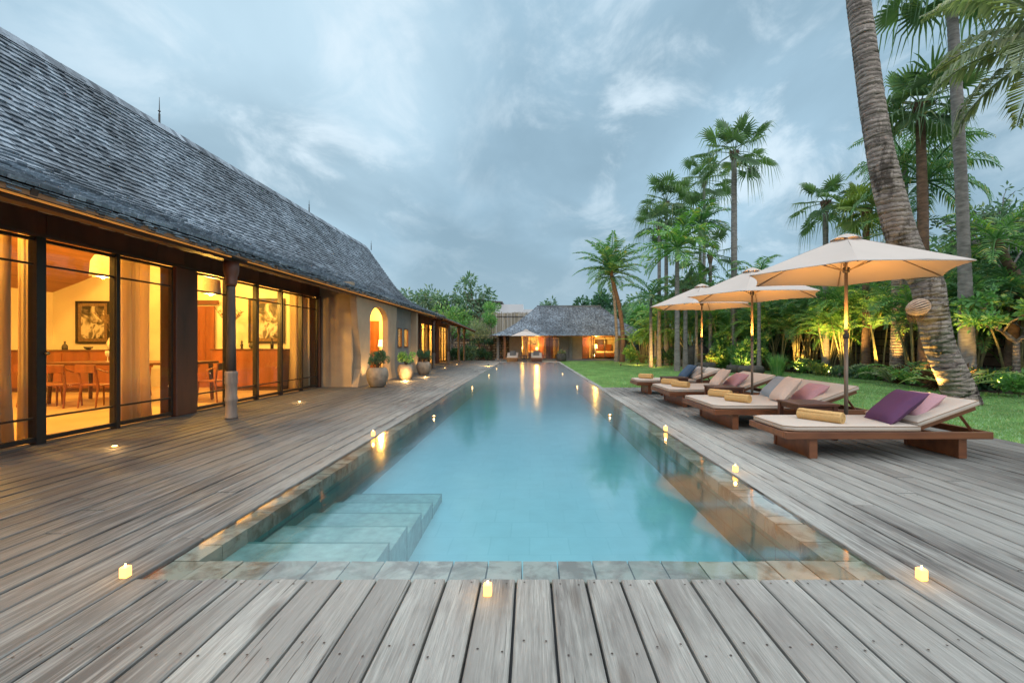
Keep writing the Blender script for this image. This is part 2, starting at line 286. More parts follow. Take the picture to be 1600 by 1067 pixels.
def canopymat():
    m, t, b = material('umbrella_cloth'); n = noisen(t, tex(t), 2.0, 4); c = mixc(t, n, (0.46, 0.42, 0.385), (0.54, 0.49, 0.45)); t.links.new(c, b.inputs['Base Color']); b.inputs['Roughness'].default_value = 0.9
    b.inputs['Specular IOR Level'].default_value = 0.1
    tr = N(t, 'ShaderNodeBsdfTranslucent'); tr.inputs[0].default_value = (0.62, 0.48, 0.34, 1); mx = N(t, 'ShaderNodeMixShader', inputs={0: 0.02}); t.links.new(b.outputs[0], mx.inputs[1]); t.links.new(tr.outputs[0], mx.inputs[2])
    bump(t, b, noisen(t, tex(t), 120, 2), 0.1, 0.002)
    t.links.new(mx.outputs[0], t.nodes['Material Output'].inputs[0]); MATS['canopy'] = m
canopymat()
def artmat(name, seed, lo, hi):
    m, t, b = material(name); v = tex(t, (1, 1, 1)); n = noisen(t, v, 2.3+seed*0.4, 3, 0.5, 1.2)
    c = ramp(t, n, [(0.38, (0.03, 0.025, 0.02)), (0.47, (0.2, 0.17, 0.12)), (0.56, (0.6, 0.55, 0.45)), (0.66, (0.12, 0.1, 0.08))]); t.links.new(c, b.inputs['Base Color']); b.inputs['Roughness'].default_value = 0.5; MATS[name] = m
artmat('art_print', 1, 0.4, 0.6)
def lawnmat():
    m, t, b = material('lawn'); n = noisen(t, tex(t), 1.2, 4); n2 = noisen(t, tex(t), 60, 4)
    c = mixc(t, ramp(t, n, [(0.35, 0.0), (0.65, 1.0)]), (0.19, 0.36, 0.15), (0.25, 0.42, 0.20)); c = mixc(t, 1.0, c, ramp(t, n2, [(0.3, 0.6), (0.7, 1.3)]), 'MULTIPLY')
    t.links.new(c, b.inputs['Base Color']); b.inputs['Roughness'].default_value = 0.8; bump(t, b, n2, 0.8, 0.02); MATS['lawn'] = m
lawnmat()
leafmat('grass', (0.20, 0.37, 0.15), (0.28, 0.47, 0.21), (0.40, 0.46, 0.22), 0.3, 0.5)
leafmat('leaf_fan', (0.095, 0.19, 0.11), (0.19, 0.31, 0.17), (0.34, 0.33, 0.12), 0.4, 0.4)
leafmat('leaf_fan_yellow', (0.171, 0.290, 0.089), (0.376, 0.461, 0.140), (0.547, 0.444, 0.140))
leafmat('leaf_pinnate', (0.077, 0.213, 0.102), (0.162, 0.342, 0.140), (0.410, 0.410, 0.166))
leafmat('leaf_areca', (0.077, 0.222, 0.076), (0.222, 0.444, 0.115), (0.512, 0.512, 0.140))
leafmat('leaf_dark', (0.038, 0.111, 0.078), (0.085, 0.205, 0.115))
leafmat('leaf_tree', (0.085, 0.183, 0.128), (0.183, 0.317, 0.222), (0.342, 0.439, 0.307))
leafmat('leaf_light', (0.102, 0.273, 0.089), (0.222, 0.461, 0.166), (0.427, 0.550, 0.217))
leafmat('leaf_olive', (0.171, 0.222, 0.140), (0.342, 0.410, 0.243), (0.512, 0.512, 0.320))
leafmat('leaf_red', (0.084, 0.042, 0.028), (0.168, 0.084, 0.042))
emis('flame', (1.0, 0.50, 0.10), 9.0); emis('lamp_glow', (1.0, 0.60, 0.22), 9.0); emis('added_glow', (1.0, 0.52, 0.14), 2.6); emis('added_glow_dim', (1.0, 0.42, 0.09), 0.22); emis('shade_glow', (1.0, 0.62, 0.22), 3.2); emis('wax', (1.0, 0.50, 0.10), 2.4)  # the two strip glows serve added eave strips, not real lamps
emis('flame_hot', (1.0, 0.75, 0.35), 10.0)
# ---------------------------------------------------------------- mesh builder
class MB:
    def __init__(s): s.v = []; s.f = []; s.a = []; s.m = []; s.smooth = False
    def add(s, vs, fs, var=None, mi=0):
        b = len(s.v); s.v.extend(vs)
        a = random.random() if var is None else var
        for f in fs: s.f.append(tuple(i+b for i in f)); s.a.append(a); s.m.append(mi)
    def box(s, x0, x1, y0, y1, z0, z1, var=None, mi=0, M=None):
        vs = [Vector(p) for p in ((x0,y0,z0),(x1,y0,z0),(x1,y1,z0),(x0,y1,z0),(x0,y0,z1),(x1,y0,z1),(x1,y1,z1),(x0,y1,z1))]
        if M: vs = [M @ p for p in vs]
        s.add(vs, [(0,3,2,1),(4,5,6,7),(0,1,5,4),(1,2,6,5),(2,3,7,6),(3,0,4,7)], var, mi)
    def bbox(s, x0, x1, y0, y1, z0, z1, c=0.006, var=None, mi=0, M=None):   # box with chamfered vertical and top edges
        def ring(i, z): return [(x0+i+c,y0+i,z),(x1-i-c,y0+i,z),(x1-i,y0+i+c,z),(x1-i,y1-i-c,z),(x1-i-c,y1-i,z),(x0+i+c,y1-i,z),(x0+i,y1-i-c,z),(x0+i,y0+i+c,z)]
        vs = ring(c, z0)+ring(0, z0+c)+ring(0, z1-c)+ring(c, z1)
        if M: vs = [M @ Vector(p) for p in vs]
        fs = [tuple(range(7, -1, -1)), tuple(range(24, 32))]
        for k in range(3):
            for i in range(8): j = (i+1) % 8; fs.append((k*8+i, k*8+j, k*8+8+j, k*8+8+i))
        s.add(vs, fs, var, mi)
    def tube(s, pts, rads, n=8, var=None, mi=0, cap=True):
        pts = [Vector(p) for p in pts]
        if isinstance(rads, (int, float)): rads = [rads]*len(pts)
        vs = []; up = None
        for i, p in enumerate(pts):
            d = (pts[min(i+1, len(pts)-1)]-pts[max(i-1, 0)]).normalized()
            if up is None: up = Vector((0,0,1)) if abs(d.z) < 0.9 else Vector((1,0,0))
            a = d.cross(up).normalized(); bb = a.cross(d).normalized(); up = bb
            for k in range(n):
                t = 2*math.pi*k/n; vs.append(p + a*math.cos(t)*rads[i] + bb*math.sin(t)*rads[i])
        fs = []
        for i in range(len(pts)-1):
            for k in range(n): j = (k+1) % n; fs.append((i*n+k, (i+1)*n+k, (i+1)*n+j, i*n+j))
        if cap: fs.append(tuple(range(n))); fs.append(tuple(range((len(pts)-1)*n+n-1, (len(pts)-1)*n-1, -1)))
        s.add(vs, fs, var, mi)
    def lathe(s, prof, n=24, c=(0,0,0), var=None, mi=0, wob=0.0, M=None):
        vs = []
        for r, z in prof:
            for k in range(n):
                t = 2*math.pi*k/n; rr = r*(1+wob*noise.noise(Vector((math.cos(t)*1.5, math.sin(t)*1.5, z*2+c[0]))))
                p = Vector((c[0]+rr*math.cos(t), c[1]+rr*math.sin(t), c[2]+z)); vs.append(M @ p if M else p)
        fs = []
        for i in range(len(prof)-1):
            for k in range(n): j = (k+1) % n; fs.append((i*n+k, i*n+j, (i+1)*n+j, (i+1)*n+k))
        fs.append(tuple(range(n-1, -1, -1))); fs.append(tuple(range((len(prof)-1)*n, len(prof)*n)))
        s.add(vs, fs, var, mi)
    def build(s, name, mat, parent=None, smooth=None):
        me = bpy.data.meshes.new(name); me.from_pydata([tuple(v) for v in s.v], [], s.f)
        mats = mat if isinstance(mat, (list, tuple)) else [mat]
        for m in mats: me.materials.append(MATS[m])
        at_ = me.attributes.new('var', 'FLOAT', 'FACE'); at_.data.foreach_set('value', s.a)
        me.polygons.foreach_set('material_index', s.m)
        if smooth if smooth is not None else s.smooth: me.polygons.foreach_set('use_smooth', [True]*len(s.f))
        me.update(); o = bpy.data.objects.new(name, me); COL.objects.link(o)
        if parent is not None: o.parent = parent
        return o
def tag(o, label=None, cat=None, group=None, kind=None):
    if label: o['label'] = label
    if cat: o['category'] = cat
    if group: o['group'] = group
    if kind: o['kind'] = kind
    return o
def empty(name, loc, label, cat, group=None, rz=0.0):
    o = bpy.data.objects.new(name, None); COL.objects.link(o); o.location = loc; o.rotation_euler = (0, 0, rz); o.empty_display_size = 0.2
    return tag(o, label, cat, group)
def struct(name, mb, mat, smooth=False, label=None):
    o = mb.build(name, mat, None, smooth); o['kind'] = 'structure'
    return o
def copy_tree(o, parent=None):
    c = o.copy(); COL.objects.link(c); c.parent = parent
    for ch in [x for x in KIDS(o)]: copy_tree(ch, c)
    return c
def KIDS(o): return [x for x in bpy.data.objects if x.parent is o]
def attach(l, parent):
    l.parent = parent; return l
# ================================================================ GROUND, DECK, POOL
PX0, PX1 = -1.857, 1.72          # outer edges of the pool coping
IX0, IX1 = -1.72, 1.53           # inner edges
PY0, IY0, IY1, PY1 = 2.135, 2.36, 27.6, 27.75
WZ = -0.012
FX = -5.45                       # main facade plane
GX = 12.3                        # garden wall
g = MB()
def sheet(mb, x0, x1, y0, y1, z): mb.add([(x0,y0,z),(x1,y0,z),(x1,y1,z),(x0,y1,z)], [(0,1,2,3)], 0.5)
for r in ((-400, -1.93, -200, 500), (1.8, 400, -200, 500), (-1.93, 1.8, -200, 2.1), (-1.93, 1.8, 27.8, 500)): sheet(g, *r, -0.09)
struct('ground', g, 'soil')
# boards
dk = MB(); sc_ = MB()
w = (PX1-PX0)/22
def plank(x0, x1, y0, y1):
    v = random.random(); c = 0.005; z = random.uniform(-0.002, 0.002); tl = random.uniform(-0.0015, 0.0015)
    n = max(2, int((y1-y0)/0.5)); a = x0+0.0055+random.uniform(-.001, .0015); b = x1-0.0055-random.uniform(-.001, .0015)
    y0 += 0.002; y1 -= 0.003
    sk = random.uniform(-0.003, 0.003)
    vs = []
    for i in range(n+1):
        y = y0+(y1-y0)*i/n; q = 0.0016*noise.noise(Vector((x0*9, y*1.3, v*9))); r = 0.002*noise.noise(Vector((x0*7+5, y*3.0, v*5)))
        vs += [(a+r, y, -0.03), (a+r, y, z+tl-c), (a+c+r, y, z+tl+q), (b-c-r, y, z-tl+q), (b-r, y, z-tl-c), (b-r, y, -0.03)]
    fs = []
    for i in range(n):
        for k in range(5): fs.append((i*6+k, i*6+k+1, i*6+7+k, i*6+6+k))
    fs += [(5, 4, 3, 2, 1, 0), tuple(n*6+k for k in range(6))]
    dk.add(vs, fs, v)
    for ys in (y0+0.04, y1-0.04):
        for xs in (a+0.035, b-0.035):
            if -0.5 < ys < 9 and random.random() < 0.6:
                xx = xs+random.uniform(-.006, .006); yy = ys+random.uniform(-.012, .012)
                sc_.add([(xx+0.0046*math.cos(t*math.pi/4), yy+0.0046*math.sin(t*math.pi/4), z+0.0030) for t in range(8)], [tuple(range(8))], 0.5)
def run(x0, x1, y0, y1, first=None):
    y = y0; 
    while y < y1-0.01:
        L = (first if first and y == y0 else random.uniform(2.0, 4.2))
        e = min(y1, y+L); 
        if y1-e < 0.6: e = y1
        plank(x0, x1, y, e); y = e
for i in range(-35, 48):
    x0 = PX0+i*w; x1 = x0+w
    if x0 < -6.9 and True:
        pass
    if 0 <= i < 22:
        plank(x0, x1, -1.4, PY0); xr = x0+.035; yr = 1.64+random.uniform(-.05, .05)
        for xs in (x0+.038, x1-.038): xx = xs+random.uniform(-.006, .006); yy = yr+random.uniform(-.012, .012); sc_.add([(xx+0.0046*math.cos(t*math.pi/4), yy+0.0046*math.sin(t*math.pi/4), 0.0042) for t in range(8)], [tuple(range(8))], 0.5)
    elif i < 0:
        if x1 > FX+0.02: run(x0, x1, -1.4, 31.6 if x0 > -4.9 else 30.9, random.uniform(0.6, 3.6))
        else: continue
    else:
        if x0 < 5.45: run(x0, x1, -1.4, 11.65, random.uniform(0.6, 3.6))
run(PX1+0.004, PX1+0.13, 11.65, 28.0)
for k in range(7):                                  # platform boards beyond the far end of the pool
    for x in range(-19, 1):
        pass
for i in range(0, 23):
    x0 = PX0+i*w; run(x0, x0+w, PY1, 30.4)
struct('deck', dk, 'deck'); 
MATS['screw'] = simple('screw', (0.05, 0.035, 0.028), None, 0.6, 20, bmp=0)
so_ = sc_.build('deck_screws', 'screw'); so_['kind'] = 'structure'
sub = MB(); sub.box(FX, PX0-0.012, -1.5, 31.5, -0.085, -0.034); sub.box(PX1+0.012, 5.45, -1.5, 11.62, -0.085, -0.034); sub.box(PX0-0.01, PX1+0.01, -1.5, PY0-0.012, -0.085, -0.034)
sub.box(PX0, PX1+0.3, 27.8, 30.4, -0.085, -0.034)
struct('deck_substructure', sub, 'black_metal')
# coping stones under a film of water
cp = MB()
def stone(x0, x1, y0, y1, jit=(0,0,0,0)):
    z = -0.022+random.uniform(-0.002, 0.002); q = 0.003
    cs = [(x0+jit[0], y0+jit[1]), (x1+jit[2], y0+jit[1]), (x1+jit[2], y1+jit[3]), (x0+jit[0], y1+jit[3])]
    vs = [(a, b, -0.12) for a, b in cs]+[(a+q*(1 if k in (0,3) else -1), b+q*(1 if k < 2 else -1), z+random.uniform(-.002,.002)) for k, (a, b) in enumerate(cs)]
    cp.add(vs, [(0,3,2,1),(4,5,6,7),(0,1,5,4),(1,2,6,5),(2,3,7,6),(3,0,4,7)])
x = PX0
while x < PX1-0.01:
    ww = random.uniform(0.17, 0.20); 
    if PX1-(x+ww) < 0.1: ww = PX1-x
    stone(x+0.001, x+ww-0.001, PY0, IY0, (0, random.uniform(0, 0.008), 0, 0)); x += ww
for a, b, s_ in ((PX0, IX0, -1), (IX1, PX1, 1)):
    y = IY0
    while y < IY1:
        L = random.uniform(0.13, 0.30); j = random.uniform(0, 0.012)
        stone(a, b, y+0.0012, min(y+L, IY1)-0.0012, ((j if s_ < 0 else 0), 0, (-j if s_ > 0 else 0), 0)); y += L
stone(PX0, PX1, IY1, PY1)
struct('pool_coping', cp, 'coping')
kb = MB()
kb.box(PX0-0.006, PX1+0.006, PY0-0.01, PY0, -0.12, -0.001); kb.box(PX0-0.012, PX0-0.002, PY0, PY1, -0.12, -0.006); kb.box(PX1+0.002, PX1+0.012, PY0, PY1, -0.12, -0.006)
# basin
D = -0.42
pb = MB()
pb.add([(IX0,IY0,D),(IX1,IY0,D),(IX1,IY1,D),(IX0,IY1,D)], [(0,1,2,3)], 0.5, 0)
pb.add([(IX0,IY0,D),(IX0,IY1,D),(IX0,IY1,-0.12),(IX0,IY0,-0.12)], [(0,1,2,3)], 0.5, 1)
pb.add([(IX1,IY0,D),(IX1,IY1,D),(IX1,IY1,-0.12),(IX1,IY0,-0.12)], [(3,2,1,0)], 0.5, 1)
pb.add([(IX0,IY0,D),(IX1,IY0,D),(IX1,IY0,-0.12),(IX0,IY0,-0.12)], [(3,2,1,0)], 0.5, 2)
pb.add([(IX0,IY1,D),(IX1,IY1,D),(IX1,IY1,-0.12),(IX0,IY1,-0.12)], [(0,1,2,3)], 0.5, 2)
pb.add([(PX0-.02,PY0-.02,-.121),(PX1+.02,PY0-.02,-.121),(PX1+.02,PY1,-.121),(PX0-.02,PY1,-.121),(IX0,IY0,-.121),(IX1,IY0,-.121),(IX1,IY1,-.121),(IX0,IY1,-.121)],
       [(0,1,5,4),(1,2,6,5),(2,3,7,6),(3,0,4,7)], 0.5, 2)
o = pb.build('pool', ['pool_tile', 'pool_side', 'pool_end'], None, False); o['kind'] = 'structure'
stp = MB()
for k in range(5):
    zt = -0.105-0.060*k; y0 = IY0+0.41*k+0.002-(.01 if k else 0)
    stp.box(IX0+0.002, -0.86, y0, y0+0.41, D, zt); stp.box(IX0+0.004, -0.858, y0+.394, y0+.412, D, zt+.002, mi=1)
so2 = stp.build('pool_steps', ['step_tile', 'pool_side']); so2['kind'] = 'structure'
wt = MB(); wt.box(PX0-0.001, PX1+0.001, PY0-0.0005, PY1, -1.3, WZ); struct('pool_water', wt, 'water')
# lawn
lw = MB(); 
sheet(lw, PX1+0.15, GX-0.9, 11.7, 30.9, -0.03); sheet(lw, 5.46, GX-0.9, -3.0, 11.7, -0.03)
struct('lawn', lw, 'lawn')
def bed_edge(y): return 10.9+0.45*math.sin(y*0.9)+0.3*math.sin(y*0.37+1)-max(0, y-13)*0.11
ng = 150000
rng = np.random.default_rng(3)
yy = 4.5+26.2*rng.random(ng*3)**1.5; xx = 1.9+(9.6)*rng.random(ng*3)
edge = np.array(10.9+0.45*np.sin(yy*0.9)+0.3*np.sin(yy*0.37+1)-np.maximum(0, yy-13)*0.11)
keep = (xx < edge) & ((yy > 11.72) | (xx > 5.5)) & (xx < 829/400*yy+1)
xx, yy = xx[keep][:ng], yy[keep][:ng]; n = len(xx)
th = rng.random(n)*6.283; h = 0.022+0.022*rng.random(n); wd = (0.0035+0.0012*yy)*0.8
ln = (rng.random((n, 2))-0.5)*0.03
V = np.zeros((n, 3, 3), np.float32)
V[:,0,0] = xx-np.cos(th)*wd; V[:,0,1] = yy-np.sin(th)*wd; V[:,0,2] = -0.03
V[:,1,0] = xx+np.cos(th)*wd; V[:,1,1] = yy+np.sin(th)*wd; V[:,1,2] = -0.03
V[:,2,0] = xx+ln[:,0]; V[:,2,1] = yy+ln[:,1]; V[:,2,2] = -0.03+h
me = bpy.data.meshes.new('grass'); me.vertices.add(n*3); me.vertices.foreach_set('co', V.ravel()); me.loops.add(n*3); me.loops.foreach_set('vertex_index', np.arange(n*3, dtype=np.int32))
me.polygons.add(n); me.polygons.foreach_set('loop_start', np.arange(0, n*3, 3, dtype=np.int32)); me.polygons.foreach_set('loop_total', np.full(n, 3, dtype=np.int32)); me.update(calc_edges=True); me.validate()
va_ = me.attributes.new('var', 'FLOAT', 'FACE'); va_.data.foreach_set('value', rng.random(len(me.polygons)).astype(np.float32)); me.materials.append(MATS['grass'])
go = bpy.data.objects.new('grass', me); COL.objects.link(go); tag(go, 'short green lawn grass beside the pool deck', 'grass', kind='stuff')
# planting bed soil, slightly raised
bd = MB(); vs = []; 
for k in range(60):
    y = -3+k*0.6; e = bed_edge(y); vs += [(e, y, -0.035), (e+0.12, y, 0.02), (GX+0.1, y, 0.06)]
fs = []
for k in range(59): fs += [(k*3, k*3+1, k*3+4, k*3+3), (k*3+1, k*3+2, k*3+5, k*3+4)]
bd.add(vs, fs, 0.5); struct('planting_bed', bd, 'soil')

# ================================================================ SHINGLED ROOFS
def prof_fn(pts):
    L = [0]
    for a, b in zip(pts, pts[1:]): L.append(L[-1]+math.dist(a, b))
    def f(s):
        s = max(0, min(L[-1], s))
        for i in range(len(pts)-1):
            if s <= L[i+1]+1e-9:
                t = (s-L[i])/(L[i+1]-L[i]); h = pts[i][0]+(pts[i+1][0]-pts[i][0])*t; z = pts[i][1]+(pts[i+1][1]-pts[i][1])*t
                d = ((pts[i+1][0]-pts[i][0])/(L[i+1]-L[i]), (pts[i+1][1]-pts[i][1])/(L[i+1]-L[i])); return h, z, d
    return f, L[-1]
def shingle_slope(mb, pts, org, out, ax, ext, row=0.14, wd=0.105, thick=0.012, zdrop=None):
    """pts: (distance outward measured as positive inwards, height) from eave to ridge; out: unit vector pointing inwards; ax: unit axis; ext(h)->(a0,a1)"""
    f, L = prof_fn(pts); org = Vector(org); out = Vector(out); ax = Vector(ax); s = 0.0; k = 0
    while s < L-0.02:
        h, z, d = f(s); h2, z2, d2 = f(min(L, s+row*1.15)); a0, a1 = ext(h); a = a0-(wd*0.5 if k % 2 else 0)
        up = (out*(h2-h)+Vector((0, 0, z2-z))).normalized(); nn = up.cross(ax); nn = nn if nn.z > 0 else -nn
        while a < a1:
            ww = wd*random.uniform(0.75, 1.25); aa = max(a, a0); bb = min(a+ww*0.915, a1)
            if bb-aa > 0.01:
                j = random.uniform(-0.022, 0.018); lift = thick+0.012+random.uniform(-.003, .010)
                zz = zdrop(aa) if zdrop else 0
                p0 = org+out*h+Vector((0, 0, z+zz))+up*j; p1 = org+out*h2+Vector((0, 0, z2+zz))
                v = min(1, max(0, random.gauss(0.45, 0.24)))
                A = p0+ax*aa; B = p0+ax*bb; C = p1+ax*bb; D_ = p1+ax*aa
                mb.add([A, B, A+nn*lift, B+nn*lift, C+nn*0.004, D_+nn*0.004], [(0, 1, 3, 2), (2, 3, 4, 5), (0, 2, 5), (1, 4, 3)], v)
            a += ww
        s += row*random.uniform(0.93, 1.07) if L > 4 else row; k += 1
ROOF = [(-4.25,2.44),(-5.15,2.78),(-5.95,3.13),(-6.35,3.42),(-6.85,3.98),(-7.5,4.88),(-8.3,6.0)]
RP = [(-4.25-x, z) for x, z in ROOF]           # inward distance, height
RY0, RY1 = -0.6, 23.0
house = empty('main_house', (-8.3, 11, 0), 'long low plaster and timber villa under a steep grey shingled roof left of the pool', 'house')
def hb(name, mb, mat, parent=None, smooth=None):      # a part of the house, meshes are written in world coordinates
    o = mb.build(name, mat, None, smooth); o.parent = parent or house
    r = o
    base = Vector(house.location)
    if parent is None: o.location = -base
    return o
rf = MB()
shingle_slope(rf, RP, (-4.25, 0, 0.02), (-1, 0, 0), (0, 1, 0), lambda h: (RY0, RY1), row=0.128, wd=0.10, thick=0.018, zdrop=lambda a: .018*noise.noise(Vector((a*.45, 3, 1))))
# thick ragged eave: extra courses stacked under the first ones
for lay in range(4):
    y = RY0
    while y < RY1:
        ww = random.uniform(0.07, 0.13); xo = -4.25-0.012*lay+random.uniform(-.02, .02); zz = 2.445-0.018*lay
        rf.box(xo-0.45, xo, y, y+ww*0.93, zz-0.012, zz, min(1, max(0, random.gauss(0.4, 0.25)))); y += ww
for lay in range(9):                                    # loose double courses on the flared foot of the roof
    s0 = 0.06+lay*0.10; f, L = prof_fn(RP); h, z, d = f(s0); h2, z2, d2 = f(s0+0.11); y = RY0
    while y < RY1:
        ww = random.uniform(0.08, 0.16)
        if random.random() < 0.8:
            l = random.uniform(0.03, 0.05); rf.add([(-4.25-h, y, z+0.015), (-4.25-h, y+ww*.93, z+0.015), (-4.25-h, y, z+l+0.012), (-4.25-h, y+ww*.93, z+l+0.012), (-4.25-h2, y+ww*.93, z2+0.03), (-4.25-h2, y, z2+0.03)], [(0,1,3,2),(2,3,4,5),(0,2,5),(1,4,3)], min(1, max(0, random.gauss(0.35, 0.2))))
        y += ww
rc = MB(); y = RY0                                        # ridge caps
while y < RY1:
    for s_ in (1, -1):
        q = random.uniform(0, .01); rf.add([(-8.3, y, 6.06+q), (-8.3, y+0.17, 6.06+q), (-8.3+s_*0.16, y+0.17, 5.86), (-8.3+s_*0.16, y, 5.86)], [(0,1,2,3) if s_ > 0 else (3,2,1,0)])
    y += 0.16
roof_o = hb('roof', rf, 'shingle')
un = MB(); low = [(x-(0.03 if i == 0 else 0), z-0.02) for i, (x, z) in enumerate(ROOF)]
mir = [(-16.6-x, z-0.02) for x, z in reversed(ROOF[:-1])]
line = [(x, z) for x, z in low]+mir; m_ = len(line)
vs = [(x, RY0+0.02, z) for x, z in line]+[(x, RY1-0.02, z) for x, z in line]+[(x, RY0+0.02, z-0.05) for x, z in line]+[(x, RY1-0.02, z-0.05) for x, z in line]
fs = []
for i in range(m_-1): fs += [(i, i+1, m_+i+1, m_+i), (2*m_+i, 3*m_+i, 3*m_+i+1, 2*m_+i+1), (i, 2*m_+i, 2*m_+i+1, i+1), (m_+i, m_+i+1, 3*m_+i+1, 3*m_+i)]
fs += [(0, m_, 3*m_, 2*m_), (m_-1, 3*m_-1, 4*m_-1, 2*m_-1)]
un.add(vs, fs, 0.5); hb('roof_deck', un, 'ceiling_wood', roof_o)
raf = MB(); y = 0.2                                       # rafter tails under the eave
while y < RY1:
    M = Matrix.Translation((-4.27, y, 2.405)) @ Matrix.Rotation(math.atan2(0.34, 0.9), 4, 'Y')
    raf.box(-1.25, 0.0, -0.03, 0.03, -0.05, 0.03, M=M); y += 0.62
hb('rafters', raf, 'beam_timber')
gb = MB(); gb.box(-4.53, -4.41, 0.0, 22.9, 2.33, 2.42); vb = hb('veranda_beam', gb, 'beam_timber')
for a, b in ((0.3, 6.6), (7.0, 20.7)):
    q = MB(); q.box(-4.357, -4.333, a, b, 2.360, 2.375); o = q.build('added_glow_strip', 'added_glow_dim'); o.parent = vb  # added glowing strip, imitates the warm-lit lower edge of the eave
fa = MB(); fa.box(-4.36, -4.33, RY0, RY1, 2.376, 2.43); hb('fascia_board', fa, 'beam_timber')
for k, (px, py) in enumerate(((249, 192), (483, 335), (580, 396))):
    Y = 711*8.3/(829-px); rod = MB(); rod.tube([(-8.3, Y, 6.0), (-8.3, Y, 6.25)], [0.02, 0.02], 6); rod.tube([(-8.3, Y, 6.25), (-8.3, Y, 6.62 if k == 0 else 6.5)], [0.012, 0.004], 6); rod.lathe([(0.004, 0), (0.03, 0.03), (0.004, 0.06)], 8, (-8.3, Y, 6.28)); hb('lightning_rod', rod, 'black_metal')
# facade timber: lintel band of boards, trim, piers
lt = MB(); y = 0.4
def band(y0, y1, z0=2.335, z1=2.86):
    y = y0
    while y < y1:
        e = min(y1, y+random.uniform(0.5, 0.9)); lt.box(FX-0.16, FX+random.uniform(-.004, .004), y+0.002, e-0.002, z0, z1); y = e
band(0.0, 11.75); hb('lintel_boards', lt, 'dark_timber'); lt = MB(); band(17.9, 22.6, 0.0, 2.7); hb('timber_wall', lt, 'dark_timber')
tr = MB(); tr.box(FX-0.02, FX+0.05, 0.0, 11.72, 2.285, 2.33); hb('door_head_trim', tr, 'beam_timber')
for y0, y1 in ((6.93, 7.36), (11.62, 11.74)):
    q = MB(); q.bbox(FX-0.2, FX+0.06, y0, y1, 0.0, 2.283, 0.01); hb('timber_pier', q, 'dark_timber')
q = MB(); q.bbox(FX-0.2, FX+0.06, -0.2, 0.3, 0.0, 2.283, 0.01); hb('timber_pier', q, 'dark_timber')
def leaf(y0, y1, x=FX, z0=0.03, z1=2.27, bars=(0.29, 1.98), handle=None, parent_fn=hb):
    fr = MB(); t = 0.03; d0, d1 = x-0.025, x+0.025
    fr.box(d0, d1, y0, y0+t, z0, z1); fr.box(d0, d1, y1-t, y1, z0, z1); fr.box(d0+.001, d1-.001, y0+t, y1-t, z0, z0+0.05); fr.box(d0+.001, d1-.001, y0+t, y1-t, z1-0.035, z1)
    for b in bars: fr.box(x-0.012, x+0.012, y0+t, y1-t, b-0.011, b+0.011)
    o = parent_fn('glass_door', fr, 'black_metal')
    gl = MB(); gl.box(x-0.004, x+0.004, y0+t, y1-t, z0+0.05, z1-0.035); p = gl.build('pane', 'glass'); p.parent = o
    if handle:
        hd = MB(); hy = handle; hd.tube([(x+0.02, hy, 1.0), (x+0.06, hy, 1.0)], 0.008, 8); hd.lathe([(0.006, 0), (0.02, 0.008), (0.024, 0.02), (0.015, 0.034), (0.002, 0.037)], 12, (0, 0, 0), M=Matrix.Translation((x+0.055, hy, 1.0)) @ Matrix.Rotation(R(90), 4, 'Y')); h_ = hd.build('handle', 'brass', None, True); h_.parent = o
    return o
E1 = [0.32, 1.27, 2.21, 3.15, 4.09, 5.03, 5.97, 6.91]
for a, b in zip(E1, E1[1:]): leaf(a+.004, b-.004, handle=(a+0.035 if abs(a-5.03) < .01 else None))
E2 = [7.38, 8.15, 9.03, 9.91, 10.79, 11.61]
for a, b in zip(E2, E2[1:]): leaf(a+.004, b-.004, handle=(a+0.03 if abs(a-9.03) < .01 or abs(a-9.91) < .01 else None))
for y in (1.27, 2.21, 3.15, 4.09, 5.03, 5.97, 8.15, 9.03, 9.91, 10.79): mu = MB(); mu.box(FX-0.05, FX+0.045, y-(0.05 if y == 5.03 else 0.028), y+(0.05 if y == 5.03 else 0.028), 0.0, 2.284); hb('mullion', mu, 'black_metal')
# carved veranda post standing on the deck
def post(y, x=-4.46, top=2.33, main=True):
    p = MB()
    n = 10 if not main else 16
    prof = [(0.085, 0), (0.088, 0.02), (0.078, 0.05), (0.074, 0.22), (0.084, 0.26), (0.088, 0.29), (0.078, 0.32), (0.078, 0.5), (0.088, 0.53), (0.083, 0.56), (0.088, 0.59), (0.083, 0.62), (0.088, 0.66), (0.08, 0.70)]
    p.lathe(prof, n, (x, y, 0.002)); o = hb('veranda_post', p, 'weathered_post' if main else 'post_dark', smooth=True)
    q = MB(); q.lathe([(0.066, 0.70), (0.060, 1.2), (0.056, 1.9), (0.056, 1.96)], n, (x, y, 0.002)); q2 = q.build('shaft', 'post_dark', None, True); q2.parent = o
    c = MB(); c.lathe([(0.060, 1.962), (0.080, 2.0), (0.068, 2.02), (0.084, 2.07), (0.076, 2.09), (0.098, 2.15), (0.104, 2.2), (0.104, top-0.004)], n, (x, y, 0.0)); c2 = c.build('capital', 'dark_timber', None, True); c2.parent = o
post(6.78)
for y in (20.9, 24.6): post(y, x=-4.46, top=2.2, main=False)
